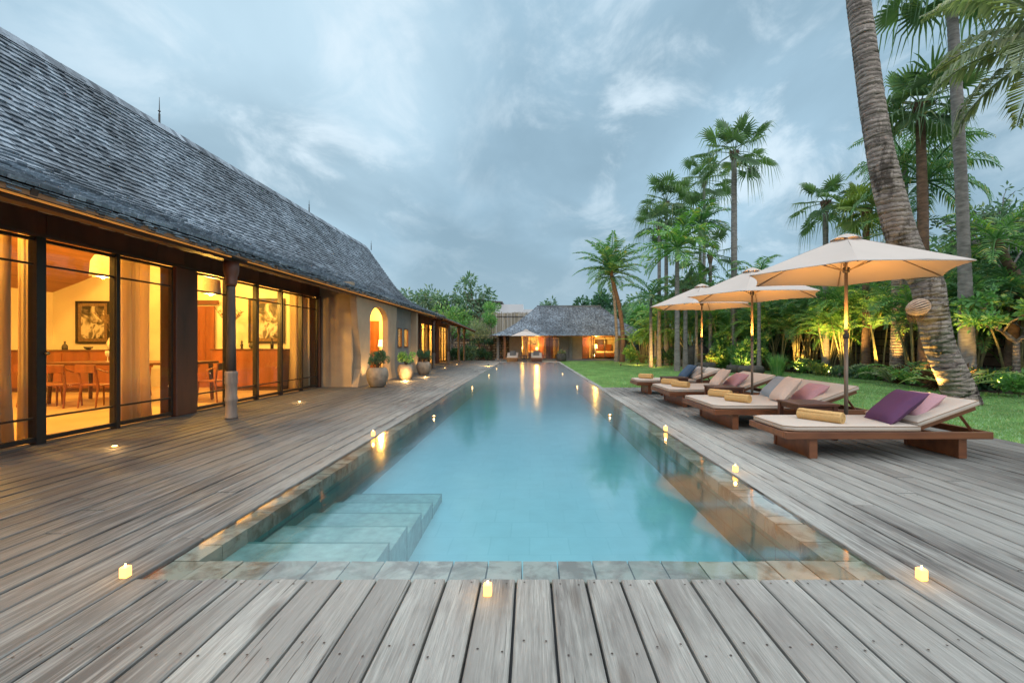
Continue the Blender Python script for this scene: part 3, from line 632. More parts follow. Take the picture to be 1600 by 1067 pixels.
# shell of the big room
wl = MB()
def wall(x0, x1, y0, y1, z0, z1, m='plaster_inner', name='wall'):
    q = MB(); q.box(x0, x1, y0, y1, z0, z1); return hb(name, q, m)
fl = MB(); fl.box(-12.0, FX-0.03, -0.4, 11.7, -0.05, 0.012); fl.box(-9.0, -4.75, 11.9, 17.6, -0.05, 0.012); hb('floor', fl, 'inner_floor')
def gable(y0, y1, x0=-12.3, x1=FX-0.17, m='plaster_inner'):
    pts = [(x0, 0.0), (x1, 0.0), (x1, 2.84)]
    for x, z in ROOF[2:]: pts.append((x, z-0.085))
    for x, z in list(reversed(ROOF[:-1]))[:-2]: pts.append((-16.6-x, z-0.085))
    pts.append((x0, 2.6)); n = len(pts)
    q = MB(); q.add([(x, y0, z) for x, z in pts]+[(x, y1, z) for x, z in pts], [tuple(range(n)), tuple(range(2*n-1, n-1, -1))]+[(i, (i+1) % n, n+(i+1) % n, n+i) for i in range(n)], 0.5); hb('end_wall', q, m)
gable(11.62, 11.74); gable(-0.3, -0.2); gable(22.6, 22.75, m='plaster')
wall(-12.35, -12.2, -0.3, 22.6, 0, 2.65)
# inner timber post and door in the end wall
wall(-6.75, -6.55, 4.2, 4.4, 0.0, 3.2, 'beam_timber', 'inner_post')
# projecting plaster bay with arched entrance
def extrude_yz(mb, poly, x0, x1, holes=None, var=0.5):
    n = len(poly); mb.add([(x0, y, z) for y, z in poly]+[(x1, y, z) for y, z in poly], [tuple(range(n)), tuple(range(2*n-1, n-1, -1))]+[((i+1) % n, i, n+i, n+(i+1) % n) for i in range(n)], var)
AX = -4.45
az0, ay0, ay1 = 1.78, 12.62, 14.2
zs = [0, 0.2, 0.45, 0.8, 1.2, 1.6, 2.0, 2.46]
lef = [11.72, 11.84, 11.93, 11.93, 11.84, 11.74, 11.66, 11.62]
rig = [15.15, 14.98, 14.9, 14.9, 14.95, 15.05, 15.13, 15.2]
aw = MB()
# wall as two piers plus an arched head so the opening is real
def strip(mb, left, right, x0, x1):      # left/right: lists of (y,z) with same length
    n = len(left); vs = [(x0, y, z) for y, z in left]+[(x0, y, z) for y, z in right]+[(x1, y, z) for y, z in left]+[(x1, y, z) for y, z in right]
    fs = []
    for i in range(n-1): fs += [(i, i+1, n+i+1, n+i), (2*n+i, 3*n+i, 3*n+i+1, 2*n+i+1), (i, 2*n+i, 2*n+i+1, i+1), (n+i, n+i+1, 3*n+i+1, 3*n+i)]
    fs += [(0, n, 3*n, 2*n), (n-1, 3*n-1+0, 4*n-1, 2*n-1)]; mb.add(vs, fs, 0.5)
cy = (ay0+ay1)/2; ra = (ay1-ay0)/2; H = 0.42
zl = [z for z in zs if z < az0]+[az0]
def interp(z, arr): return float(np.interp(z, zs, arr))
arcs = [k/10 for k in range(11)]
L1 = [(interp(z, lef), z) for z in zl]+[(interp(az0+H*math.sin(t*math.pi/2), lef), az0+H*math.sin(t*math.pi/2)) for t in arcs[1:]]
R1 = [(ay0, z) for z in zl]+[(cy-ra*math.cos(t*math.pi/2), az0+H*math.sin(t*math.pi/2)) for t in arcs[1:]]
L2 = [(ay1, z) for z in zl]+[(cy+ra*math.cos(t*math.pi/2), az0+H*math.sin(t*math.pi/2)) for t in arcs[1:]]
R2 = [(interp(z, rig), z) for z in zl]+[(interp(az0+H*math.sin(t*math.pi/2), rig), az0+H*math.sin(t*math.pi/2)) for t in arcs[1:]]
strip(aw, L1, R1, AX-0.17, AX); strip(aw, L2, R2, AX-0.17, AX)
aw.box(AX-0.17, AX, interp(az0+H, lef), interp(az0+H, rig), az0+H, 2.40)
hb('arched_wall', aw, 'plaster')
wall(FX-0.1, AX-0.17, 11.75, 11.95, 0, 2.72, 'plaster')
wall(AX-0.32, AX-0.2, 15.2, 17.7, 0, 0.98, 'plaster_grey'); wall(AX-0.32, AX-0.2, 15.2, 17.7, 1.68, 2.42, 'plaster_grey')
for y0, y1 in ((14.98, 15.92), (16.42, 16.72), (17.26, 17.7)): wall(AX-0.32, AX-0.2, y0, y1, 0.98 if y0 > 15.5 else 0.98, 1.68, 'plaster_grey')
wall(AX-0.32, AX-0.2, 14.8, 15.2, 0, 0.98, 'plaster_grey')
for y0, y1 in ((15.92, 16.42), (16.72, 17.26)):
    q = MB(); x = AX-0.2
    q.box(x-0.04, x+0.015, y0, y0+0.035, 0.98, 1.68); q.box(x-0.04, x+0.015, y1-0.035, y1, 0.98, 1.68); q.box(x-0.04, x+0.014, y0+.035, y1-.035, 0.98, 1.02); q.box(x-0.04, x+0.014, y0+.035, y1-.035, 1.64, 1.68)
    o = hb('window', q, 'dark_timber'); p = MB(); p.box(x-0.02, x-0.012, y0+.035, y1-.035, 1.02, 1.64); p = p.build('pane', 'glass'); p.parent = o
wall(AX-0.34, AX+0.02, 17.7, 17.88, 0, 2.36, 'plaster')
wall(FX-0.0, AX-0.34, 17.72, 17.86, 0, 2.6, 'plaster')
wall(-7.6, -7.5, 11.95, 17.6, 0, 2.7); wall(-7.5, AX-0.32, 17.55, 17.68, 0, 2.6)
# entrance: orange timber door behind the arch
q = MB(); 
for k in range(3): q.box(-6.34+k*.17, -6.34+k*.17+.167, 17.49, 17.54, 0.012, 2.0)
o = hb('entrance_door', q, 'inner_wood'); 
wall(-6.72, -6.6, 11.95, 17.5, 0, 2.7)
q = MB(); q.box(FX-0.2, FX+0.02, 22.3, 22.62, 0, 2.5); hb('timber_pier', q, 'dark_timber')
# ================================================================ LOWER WING AND ITS PORCH
wing = empty('garden_wing', (-5.5, 27, 0), 'low shingled wing with glowing glass doors at the far end of the villa', 'house')
def wb(name, mb, mat, parent=None, smooth=None):
    o = mb.build(name, mat, None, smooth); o.parent = parent or wing
    if parent is None: o.location = -Vector(wing.location)
    return o
WY0, WY1 = 22.9, 31.0
def weave(y): t = (y-WY0)/(WY1-WY0); return (-4.15+0.45*t, 2.36-0.36*t)
q = MB(); nrow = 26
for k in range(nrow):
    y = WY0
    while y < WY1:
        ww = random.uniform(0.1, 0.2); e = min(y+ww*0.95, WY1)
        def P(y, s):
            x, z = weave(y); return Vector((x+(-8.3-x)*s, y, z+(3.76-z)*s))
        a, b = k/nrow, (k+1.15)/nrow; l = 0.03+random.uniform(0, .012)
        A, B, C, D_ = P(y, a), P(e, a), P(e, b), P(y, b)
        q.add([A, B, A+Vector((0,0,l)), B+Vector((0,0,l)), C+Vector((0,0,.006)), D_+Vector((0,0,.006))], [(0,1,3,2),(2,3,4,5),(0,2,5),(1,4,3)], min(1, max(0, random.gauss(.45, .22)))); y += ww
wr = wb('roof', q, 'shingle')
q = MB(); (x0, z0), (x1, z1) = weave(WY0), weave(WY1)
q.add([(x0-.02, WY0, z0-.005), (x1-.02, WY1-.02, z1-.005), (-8.3, WY1-.02, 3.75), (-8.3, WY0, 3.75), (x0-.02, WY0, z0-.05), (x1-.02, WY1-.02, z1-.05), (-8.3, WY1-.02, 3.69), (-8.3, WY0, 3.69)], [(0,1,2,3),(7,6,5,4),(0,4,5,1),(1,5,6,2),(2,6,7,3),(3,7,4,0)], 0.5)
q.add([(-8.3, WY0, 3.76), (-8.3, WY1, 3.76), (-12.4, WY1, 2.4), (-12.4, WY0, 2.4), (-8.3, WY0, 3.70), (-8.3, WY1, 3.70), (-12.4, WY1, 2.34), (-12.4, WY0, 2.34)], [(0,1,2,3),(7,6,5,4),(0,4,5,1),(1,5,6,2),(2,6,7,3),(3,7,4,0)], 0.5)
wb('roof_deck', q, 'ceiling_wood', wr)
q = MB(); y = WY0+0.3
while y < WY1-0.1:
    x, z = weave(y); s = (3.76-z)/(-8.3-x); A = Vector((x-0.04, y, z-0.085)); B = A+Vector((-2.2, 0, -2.2*s)); q.tube([A, B], 0.035, 4); y += 0.7
wb('rafters', q, 'beam_timber')
q = MB(); q.box(-4.52, -4.40, WY0, 30.9, 2.16, 2.25); vb = wb('veranda_beam', q, 'beam_timber'); q = MB(); q.box(-4.49, -4.43, WY0+.2, 30.8, 2.251, 2.257); o = q.build('added_glow_strip', 'added_glow'); o.parent = vb  # glowing strip added to light the wing soffit, no real lamp
def wpost(y):
    p = MB(); p.lathe([(0.085, 0), (0.075, 0.06), (0.072, 0.6), (0.082, 0.66), (0.066, 0.72), (0.06, 1.8), (0.09, 1.9), (0.11, 2.0), (0.11, 2.155)], 12, (-4.46, y, 0.002)); wb('veranda_post', p, 'post_dark', smooth=True)
wpost(28.3); wpost(30.6)
for y0, y1 in ((26.05, 26.9), (30.2, 30.5)):
    q = MB(); q.box(FX-0.15, FX+0.05, y0, y1, 0, 2.6); wb('timber_pier', q, 'dark_timber')
q = MB(); q.box(FX-0.1, FX-0.02, 22.64, 30.3, 2.18, 2.72); wb('lintel_boards', q, 'dark_timber')
for a, b in ((22.66, 23.5), (23.5, 24.35), (24.35, 25.2), (25.2, 26.05), (26.9, 27.7), (27.7, 28.5), (28.5, 29.35), (29.35, 30.2)):
    leaf(a+.01, b-.01, z1=2.17, bars=(0.29, 1.88), parent_fn=wb)
for x0, x1, y0, y1, z0, z1, m in ((-9.0, -8.9, 22.8, 30.4, 0, 2.9, 'plaster_inner'), (-9.0, FX-.16, 30.3, 30.42, 0, 2.5, 'plaster_inner')):
    q = MB(); q.box(x0, x1, y0, y1, z0, z1); wb('wall', q, m)
q = MB(); q.box(-8.9, FX-.03, 22.8, 30.3, -.05, .012); wb('floor', q, 'inner_floor')

# ================================================================ PAVILION BEYOND THE POOL
pav = empty('pool_pavilion', (2.9, 33, 0), 'pavilion with flared hip shingle roof and lit rooms at the far end of the pool', 'pavilion')
def pbld(name, mb, mat, parent=None, smooth=None):
    o = mb.build(name, mat, None, smooth); o.parent = parent or pav
    if parent is None: o.location = -Vector(pav.location)
    return o
EX0, EX1, EY0, EY1 = -2.6, 8.1, 29.6, 36.4
PP = [(0, 1.66), (0.9, 2.03), (1.75, 2.58), (2.55, 3.25), (3.2, 3.84)]
KX = 3.1/3.2
q = MB(); kw = dict(row=0.115, wd=0.085, thick=0.014)
shingle_slope(q, PP, (0, EY0, 0), (0, 1, 0), (1, 0, 0), lambda h: (EX0+h*KX, EX1-h*KX), **kw)
shingle_slope(q, PP, (0, EY1, 0), (0, -1, 0), (1, 0, 0), lambda h: (EX0+h*KX, EX1-h*KX), **kw)
PPx = [(h*KX, z) for h, z in PP]
shingle_slope(q, PPx, (EX0, 0, 0), (1, 0, 0), (0, 1, 0), lambda h: (EY0+h/KX, EY1-h/KX), **kw)
shingle_slope(q, PPx, (EX1, 0, 0), (-1, 0, 0), (0, 1, 0), lambda h: (EY0+h/KX, EY1-h/KX), **kw)
q.box(EX0+3.05, EX1-3.05, 32.7, 33.3, 3.78, 3.90)
pr = pbld('roof', q, 'shingle')
q = MB(); vs = []; 
for h, z in PP:
    a = h*KX; vs += [(EX0+a, EY0+h, z-.01), (EX1-a, EY0+h, z-.01), (EX1-a, EY1-h, z-.01), (EX0+a, EY1-h, z-.01)]
fs = [(3, 2, 1, 0)]
for i in range(4):
    for k in range(4): fs.append((i*4+k, i*4+(k+1) % 4, i*4+4+(k+1) % 4, i*4+4+k))
fs.append((16, 17, 18, 19)); q.add(vs, fs, .5); pbld('soffit', q, 'ceiling_wood', pr)
q = MB(); q.bbox(-2.4, 7.2, 30.55, 36, -0.05, 0.10, 0.02); pbld('plinth', q, 'plaster_grey')
PF = 31.0
for x0, x1, m in ((-1.45, -0.62, 'plaster'), (1.95, 2.62, 'plaster_grey'), (2.84, 3.5, 'plaster'), (5.85, 7.0, 'plaster_grey')):
    q = MB(); q.box(x0, x1, PF, PF+0.2, 0.10, 1.64); pbld('wall', q, m)
q = MB(); q.box(2.62, 2.84, PF-0.14, PF+0.15, 0.1, 1.64); pbld('pilaster', q, 'plaster_grey')
for x in (-2.2, -1.75):
    q = MB(); q.box(x-0.08, x+0.08, 30.6, 30.78, 0.1, 1.64); pbld('column', q, 'plaster_grey' if x < -2 else 'inner_wood')
for x0, x1, y0, y1, z0, z1 in ((-1.4, 7.0, 34.4, 34.5, 0.1, 1.65), (-0.9, -0.8, PF+.2, 34.4, 0.1, 1.65), (2.7, 2.8, PF+.2, 34.4, .1, 1.65), (6.2, 6.3, PF+.2, 34.4, .1, 1.65)):
    q = MB(); q.box(x0, x1, y0, y1, z0, z1); pbld('inner_wall', q, 'plaster_inner')
q = MB(); q.box(1.1, 1.9, 32.4, 32.46, .1, 1.62); pbld('timber_door', q, 'inner_wood')
q = MB(); q.box(3.5, 4.15, 32.2, 32.26, .1, 1.62); pbld('timber_door', q, 'inner_wood')
q = MB(); q.box(0.55, 0.95, 33.0, 33.05, .1, 1.62); pbld('timber_door', q, 'inner_wood')
def pleaf(x0, x1):
    fr = MB(); t = .03; y = PF+0.05
    fr.box(x0, x0+t, y-.02, y+.02, .10, 1.62); fr.box(x1-t, x1, y-.02, y+.02, .10, 1.62); fr.box(x0+t, x1-t, y-.019, y+.019, .10, .15); fr.box(x0+t, x1-t, y-.019, y+.019, 1.58, 1.62)
    for z in (.33, 1.42): fr.box(x0+t, x1-t, y-.01, y+.01, z-.01, z+.01)
    o = pbld('glass_door', fr, 'black_metal'); g_ = MB(); g_.box(x0+t, x1-t, y-.003, y+.003, .15, 1.58); p = g_.build('pane', 'glass'); p.parent = o
for a, b in ((-.62, .0), (.0, .64), (.64, 1.28), (1.28, 1.95), (3.5, 4.3), (4.3, 5.07), (5.07, 5.85)): pleaf(a+.005, b-.005)
# smaller roof to the right behind the palms
ann = empty('annex', (9.6, 34, 0), 'small dark annex with a shingled roof right of the pavilion behind palms', 'outbuilding')
q = MB(); q.box(-1.4, 1.6, -2.0, 2, 0, 1.55); o = q.build('wall', 'dark_stone', ann)
q = MB(); shingle_slope(q, [(0, 1.55), (1.0, 1.95), (2.4, 2.6)], (0, -2.6, 0), (0, 1, 0), (1, 0, 0), lambda h: (-2.1+h*.6, 2.3-h*.3), row=.16, wd=.15, thick=.02); q.box(-1.2, 2.2, -1.2, 1.8, 1.56, 1.9); o = q.build('roof', 'shingle', ann)
# ================================================================ WALLS AND FENCES
q = MB(); 
q.box(-9.5, -1.6, 33.2, 33.5, -.1, 1.42)
tag(q.build('stone_wall', 'rubble_wall'), 'rough beige rubble stone wall at the left end of the pool terrace', 'wall')
q = MB(); q.box(-9.6, -1.4, 33.1, 33.6, 1.425, 1.52); tag(q.build('wall_coping', 'dark_stone'), 'dark coping slab capping the beige rubble wall', 'coping')
fe = empty('bamboo_fence', (-5, 36, 0), 'tall grey bamboo screen fence behind the rubble wall left of the pavilion', 'fence')
q = MB(); x = -7.5
while x < 7.6: 
    h = 3.62+random.uniform(-.06, .05); wd_ = random.uniform(.05, .08); q.tube([(x, random.uniform(-.02, .02), 0), (x+random.uniform(-.02, .02), 0, h)], wd_/2, 5); x += wd_*.86
q.build('screen', 'bamboo', fe)
q = MB(); q.tube([(-7.5, -.07, 3.3), (7.6, -.07, 3.3)], .03, 6); q.tube([(-7.5, -.07, 1.6), (7.6, -.07, 1.6)], .03, 6); q.build('rail', 'post_dark', fe)
gw = MB(); gw.box(GX, GX+.3, -4, 34, -.1, 2.75); 
tag(gw.build('garden_wall', 'garden_wall'), 'tall dark weathered block wall running behind the garden palms on the right', 'wall')
for y, l in ((9.2, 'dark block wall pier at the right photo edge'), (13.6, 'dark block wall pier behind the areca with curved canes'), (19.0, 'dark block wall pier near the wall spotlight'), (24, 'dark block wall pier behind the big stone jar')):
    gp = MB(); gp.box(GX-.12, GX-0.003, y, y+.5, -.1, 2.8); tag(gp.build('wall_pier', 'garden_wall'), l, 'pier', 'piers of the garden wall')
wbld = empty('white_building', (-5.6, 62, 0), 'pale modern neighbouring building above the bamboo fence', 'building')
q = MB(); q.box(-.2, 4.6, 0, 8, 0, 6.55); q.box(4.6, 8.6, .5, 8, 0, 5.9); q.build('wall', 'white_wall', wbld)
q = MB(); q.add([(-3.4, -.6, 7.3), (1.8, -.6, 6.9), (1.8, 8, 6.9), (-3.4, 8, 7.3), (-3.4, -.6, 7.1), (1.8, -.6, 6.78), (1.8, 8, 6.78), (-3.4, 8, 7.1)], [(0,1,2,3),(7,6,5,4),(0,4,5,1),(1,5,6,2),(2,6,7,3),(3,7,4,0)]); q.build('roof', 'plaster_grey', wbld)

# ================================================================ INTERIORS
def thing_mb(name, mb, mat, label, cat, group=None, loc=(0,0,0), rz=0, smooth=None):
    o = mb.build(name, mat, None, smooth); o.location = loc; o.rotation_euler = (0, 0, rz); return tag(o, label, cat, group)
def curtain(y0, y1, x, z1, label, z0=0.02, along='y', waves=5, group='curtains inside the glass doors'):
    q = MB(); n = 60; vs = []; lv = [0, .3, .7, 1]
    for t in lv:
        for i in range(n+1):
            s = i/n; ph = s*waves*2*math.pi; amp = .07+.03*math.sin(i*.13+y0*3); d = amp*math.sin(ph)+.02*math.sin(ph*2.3+1); pinch = 1-.10*math.sin(t*math.pi)
            u = (s-.5)*(y1-y0)*pinch*(1.06 if t == 0 else 1); vs.append((d*(1.2 if t == 0 else 1), u, z0+(z1-z0)*t) if along == 'y' else (u, d, z0+(z1-z0)*t))
    m = n+1; q.add(vs, [(r*m+i, r*m+i+1, (r+1)*m+i+1, (r+1)*m+i) for r in range(len(lv)-1) for i in range(n)], .5)
    o = thing_mb('curtain', q, 'curtain', label, 'curtain', group, ((x, (y0+y1)/2, 0) if along == 'y' else ((y0+y1)/2, x, 0)), smooth=True)
    md = o.modifiers.new('thickness', 'SOLIDIFY'); md.thickness = .004
curtain(4.62, 4.98, -5.72, 2.5, 'cream curtain left of the wide black door frame at the left photo edge', waves=5)
curtain(5.09, 5.26, -5.72, 2.5, 'narrow cream curtain right of the wide black door frame', waves=3)
curtain(6.25, 6.82, -5.72, 2.5, 'full cream curtain beside the dark timber pier, left of it', waves=5)
curtain(7.42, 7.66, -5.72, 2.5, 'slim cream curtain just right of the dark timber pier', waves=4)
curtain(10.9, 11.5, -5.70, 2.5, 'cream curtain in the last glass panel before the plaster bay', waves=6)
curtain(22.9, 24.0, -5.9, 2.3, 'orange lit curtain behind the nearer glass doors of the low wing', waves=9)
curtain(25.0, 25.9, -5.8, 2.3, 'orange lit curtain at the far end of the nearer wing doors', waves=8)
curtain(28.6, 29.3, -5.8, 2.3, 'glowing curtain behind the farthest glass doors of the low wing', waves=6)
curtain(-0.55, -0.15, 31.5, 1.6, 'pale curtain in the left room of the far pavilion', .11, 'x', 5)
curtain(1.55, 1.9, 31.5, 1.6, 'pale curtain right of the timber door in the far pavilion', .11, 'x', 4)
curtain(4.2, 4.5, 31.8, 1.6, 'pale curtain in the right room of the far pavilion', .11, 'x', 4)
def picture(x, y, z, w_, h_, label, seed):
    p = empty('framed_picture', (x, y, z), label, 'picture', 'framed pictures on the end wall')
    f = MB(); b = .05
    f.box(-w_/2, w_/2, -.03, 0, h_/2-b, h_/2); f.box(-w_/2, w_/2, -.03, 0, -h_/2, -h_/2+b); f.box(-w_/2, -w_/2+b, -.03, 0, -h_/2+b, h_/2-b); f.box(w_/2-b, w_/2, -.03, 0, -h_/2+b, h_/2-b); f.build('frame', 'black_metal', p)
    f = MB(); f.box(-w_/2+b, w_/2-b, -.012, -.004, -h_/2+b, h_/2-b); f.build('mat_board', 'fibre', p)
    f = MB(); f.box(-w_/2+.14, w_/2-.14, -.018, -.013, -h_/2+.13, h_/2-.13); f.build('print', 'art_print', p)
picture(-11.15, 11.60, 1.66, .86, 1.08, 'black framed monochrome picture above the sideboard in the left glass doors', 1)
picture(-6.72, 11.60, 1.70, .92, 1.14, 'black framed monochrome picture above the tall sideboard seen through the middle doors', 2)
def sideboard(x0, x1, y0, y1, h_, label, nd):
    p = empty('sideboard', ((x0+x1)/2, (y0+y1)/2, .012), label, 'sideboard', 'wooden sideboards at the end wall')
    W_, D_ = (x1-x0)/2, (y1-y0)/2
    q = MB(); q.bbox(-W_, W_, -D_, D_, .09, h_-.03, .005); q.build('cabinet', 'inner_wood', p)
    q = MB(); q.bbox(-W_-.02, W_+.02, -D_-.02, D_, h_-.029, h_, .004); q.build('top', 'teak_table', p)
    q = MB(); q.box(-W_+.04, W_-.04, -D_+.04, D_-.02, 0, .089); q.build('plinth', 'dark_timber', p)
    for k in range(nd):
        a = -W_+(2*W_)*k/nd; b = -W_+(2*W_)*(k+1)/nd; q = MB(); q.bbox(a+.015, b-.015, -D_-.012, -D_-.0005, .12, h_-.06, .003); d = q.build('door', 'inner_wood', p)
        q = MB(); q.lathe([(.004, 0), (.014, .01), (.01, .022)], 8, (0, 0, 0), M=Matrix.Translation((b-.05, -D_-.012, h_*.55)) @ Matrix.Rotation(R(90), 4, 'X')); q.build('knob', 'brass', d, True)
sideboard(-11.9, -9.4, 10.35, 11.0, .96, 'low reddish wooden sideboard behind the dining chairs', 4)
sideboard(-7.55, -5.95, 10.75, 11.45, .98, 'tall reddish wooden sideboard under the right hand picture', 3)
def table(x0, x1, y0, y1, h_, label):
    p = empty('dining_table', ((x0+x1)/2, (y0+y1)/2, .012), label, 'table'); W_, D_ = (x1-x0)/2, (y1-y0)/2
    q = MB(); q.bbox(-W_, W_, -D_, D_, h_-.05, h_, .008); q.build('tabletop', 'teak_table', p)
    for sx in (-1, 1):
        for sy in (-1, 1): q = MB(); q.tube([(sx*(W_-.08), sy*(D_-.08), 0), (sx*(W_-.1), sy*(D_-.1), h_-.051)], [.03, .04], 6); q.build('leg', 'teak_table', p)
table(-8.9, -6.3, 8.25, 9.2, .76, 'long dark wooden dining table inside the glass doors')
def make_chair():
    p = empty('dining_chair', (0, 0, .012), 'x', 'chair', 'wooden chairs round the dining table')
    q = MB(); q.bbox(-.22, .22, -.21, .21, .44, .47, .01); q.build('seat', 'inner_wood', p)
    for sx in (-1, 1):
        q = MB(); q.tube([(sx*.21, .19, 0), (sx*.19, .17, .44)], [.014, .02], 6); q.build('leg', 'inner_wood', p)
        q = MB(); q.tube([(sx*.21, -.24, 0), (sx*.2, -.19, .44), (sx*.21, -.24, .80)], [.014, .022, .018], 6); q.build('leg', 'inner_wood', p)
        q = MB(); q.tube([(sx*.21, -.24, .79), (sx*.24, -.05, .70)], [.016, .014], 6); q.build('armrest', 'inner_wood', p)
    q = MB(); q.bbox(-.24, .24, -.275, -.245, .70, .86, .008); q.build('backrest', 'inner_wood', p); p.scale = (.92, .92, .86)
    return p
ch = make_chair()
for i, (x, y, a, l) in enumerate(((-8.7, 8.1, 0, 'wooden dining chair nearest the left end of the dining table, back to the camera'), (-8.15, 7.9, 10, 'second wooden dining chair from the left end of the table'), (-7.5, 7.95, -12, 'wooden dining chair near the right end of the table, back to the camera'),
        (-6.1, 8.75, 88, 'wooden dining chair at the right head of the table by the glass'), (-8.3, 9.5, 180, 'wooden dining chair across the table by the low sideboard'), (-7.3, 9.5, 180, 'wooden dining chair across the table towards the tall sideboard'))):
    o = ch if i == 0 else copy_tree(ch); o.location = (x, y, .012); o.rotation_euler.z = R(a); o['label'] = l
def pendant(x, y, z, r, top, label):
    p = empty('pendant_lamp', (x, y, z), label, 'lamp', 'pendant lamps over the dining table')
    q = MB(); q.lathe([(r, 0), (r*.98, .05), (r*.9, .28), (r*.62, .40), (r*.2, .44)], 24); sh = q.build('shade', 'lampshade', p, True)
    q = MB(); q.tube([(0, 0, .43), (0, 0, top-z)], .006, 6); q.build('cord', 'black_metal', p)
    q = MB(); q.lathe([(.001, -.045), (.045, -.015), (.055, .02), (.03, .06)], 12, (0, 0, .0)); q.build('bulb', 'lamp_glow', p, True)
    light('pendant_light', 'POINT', (0, 0, -.08), 130, WARM, .08).parent = p
pendant(-8.22, 8.75, 2.40, .20, 5.85, 'large cream pendant lamp over the left part of the dining table')
pendant(-6.15, 8.75, 2.07, .17, 3.1, 'small cream pendant lamp glowing over the right end of the dining table')
# table ware, vases and objects on the sideboards
def vase(x, y, z, h_, label, fronds=9, sp=.5):
    p = empty('dried_palm_vase', (x, y, z), label, 'vase', 'vases of dried palm leaves indoors')
    q = MB(); q.lathe([(.05, 0), (.09, .06), (.10, .16), (.06, .26), (.035, .32), (.045, .34)], 16); q.build('vase', 'porcelain', p, True)
    q = MB()
    for k in range(fronds):
        a = random.random()*6.28; l = h_*random.uniform(.7, 1); c = (math.cos(a)*sp*random.uniform(.3, 1), math.sin(a)*sp*.4)
        q.tube([(0, 0, .3), (c[0]*.3, c[1]*.3, .3+l*.5), (c[0], c[1], .3+l)], .004, 4)
        for t in range(5): zz = .3+l*(.7+.06*t); xx = c[0]*(.55+.09*t); q.tube([(xx, c[1]*.7, zz), (xx+.08*(1 if t % 2 else -1), c[1], zz+.06)], [.012, .002], 4)
    q.build('leaves', 'fibre', p)
vase(-9.75, 10.6, .973, .62, 'vase of dried leaves on the right end of the low sideboard', sp=.5); vase(-7.35, 11.1, .993, .75, 'tall vase of dried palm leaves on the left end of the tall sideboard', sp=.38)
def small(name, prof, loc, mat, label, cat): q = MB(); q.lathe(prof, 14); thing_mb(name, q, mat, label, cat, None, loc, smooth=True)
small('decanter', [(.05, 0), (.055, .06), (.05, .1), (.018, .14), (.018, .19), (.026, .2)], (-10.85, 10.6, .975), 'dark_stone', 'dark decanter in the middle of the low sideboard', 'decanter')
small('bowl', [(.03, 0), (.07, .03), (.09, .07), (.086, .07), (.03, .02)], (-10.3, 10.6, .975), 'dark_stone', 'small dark bowl on the low sideboard near the table', 'bowl')
small('glass_jar', [(.05, 0), (.05, .11), (.045, .12)], (-11.45, 10.6, .975), 'porcelain', 'pale jar at the left end of the low sideboard', 'jar')
small('round_ornament', [(.03, 0), (.07, .03), (.085, .08), (.06, .13), (.02, .15)], (-6.72, 11.0, .993), 'dark_stone', 'round dark ornament in the centre of the tall sideboard', 'ornament')
small('dark_bottle', [(.035, 0), (.038, .12), (.014, .18), (.014, .25), (.018, .26)], (-6.25, 11.0, .993), 'black_metal', 'dark bottle at the right end of the tall sideboard', 'bottle')
small('figurine', [(.035, 0), (.02, .03), (.035, .09), (.015, .13), (.025, .17), (.01, .2)], (-6.98, 11.0, .993), 'black_metal', 'small dark figurine on the tall sideboard left of the round ornament', 'figurine')
small('wine_glass', [(.035, 0), (.006, .01), (.006, .09), (.035, .13), (.04, .19), (.034, .2)], (-7.9, 8.5, .774), 'porcelain', 'pale wine glass on the left half of the dining table', 'glass')
small('water_jug', [(.05, 0), (.07, .06), (.06, .14), (.03, .2), (.035, .24)], (-6.75, 8.75, .774), 'porcelain', 'pale jug on the right end of the dining table', 'jug')
q = MB(); 
for k in range(3): q.box(-.31+k*.207, -.31+k*.207+.203, -.025, .025, 0, 2.05)
o = thing_mb('inner_door', q, 'inner_wood', 'red brown timber door in the end wall between the two sideboards', 'door', None, (-8.33, 11.55, .012)); 
q = MB(); q.box(-.42, .42, -.05, 0, 2.10, 2.2); q.build('door_head', 'dark_timber', o)
# floor lamp with shade in the entrance, and in far rooms
def table_lamp(x, y, z, s, label, power=10, st=True):
    p = empty('table_lamp', (x, y, z), label, 'lamp', 'lit shaded lamps indoors')
    q = MB(); q.lathe([(.06*s, 0), (.075*s, .08*s), (.03*s, .2*s), (.012*s, .3*s)], 12); q.build('base', 'porcelain', p, True)
    q = MB(); q.lathe([(.13*s, .28*s), (.10*s, .5*s)], 16); q.build('lamp_shade', 'shade_glow', p, True)
    light('lamp_light', 'POINT', (0, 0, .7*s), power, WARM, .1).parent = p
table_lamp(-5.25, 16.1, .715, 1.1, 'lit lamp with pleated shade just inside the arched entrance', 30)
q = MB(); q.bbox(-.18, .18, -.3, .3, .64, .70, .01); 
for a, b in ((-.14, -.26), (.14, -.26), (-.14, .26), (.14, .26)): q.tube([(a, b, 0), (a, b, .64)], .02, 6)
thing_mb('console_table', q, 'inner_wood', 'small wooden console table inside the arched entrance', 'table', None, (-5.25, 16.1, .012))
table_lamp(-6.9, 28.2, .6, 1.3, 'lit lamp inside the far glass doors of the low wing', 60)
table_lamp(.45, 32.6, .5, .8, 'lit bedside lamp in the left room of the far pavilion', 110)
table_lamp(4.55, 32.0, .45, 1.3, 'lit tall lamp in the right room of the far pavilion', 190)
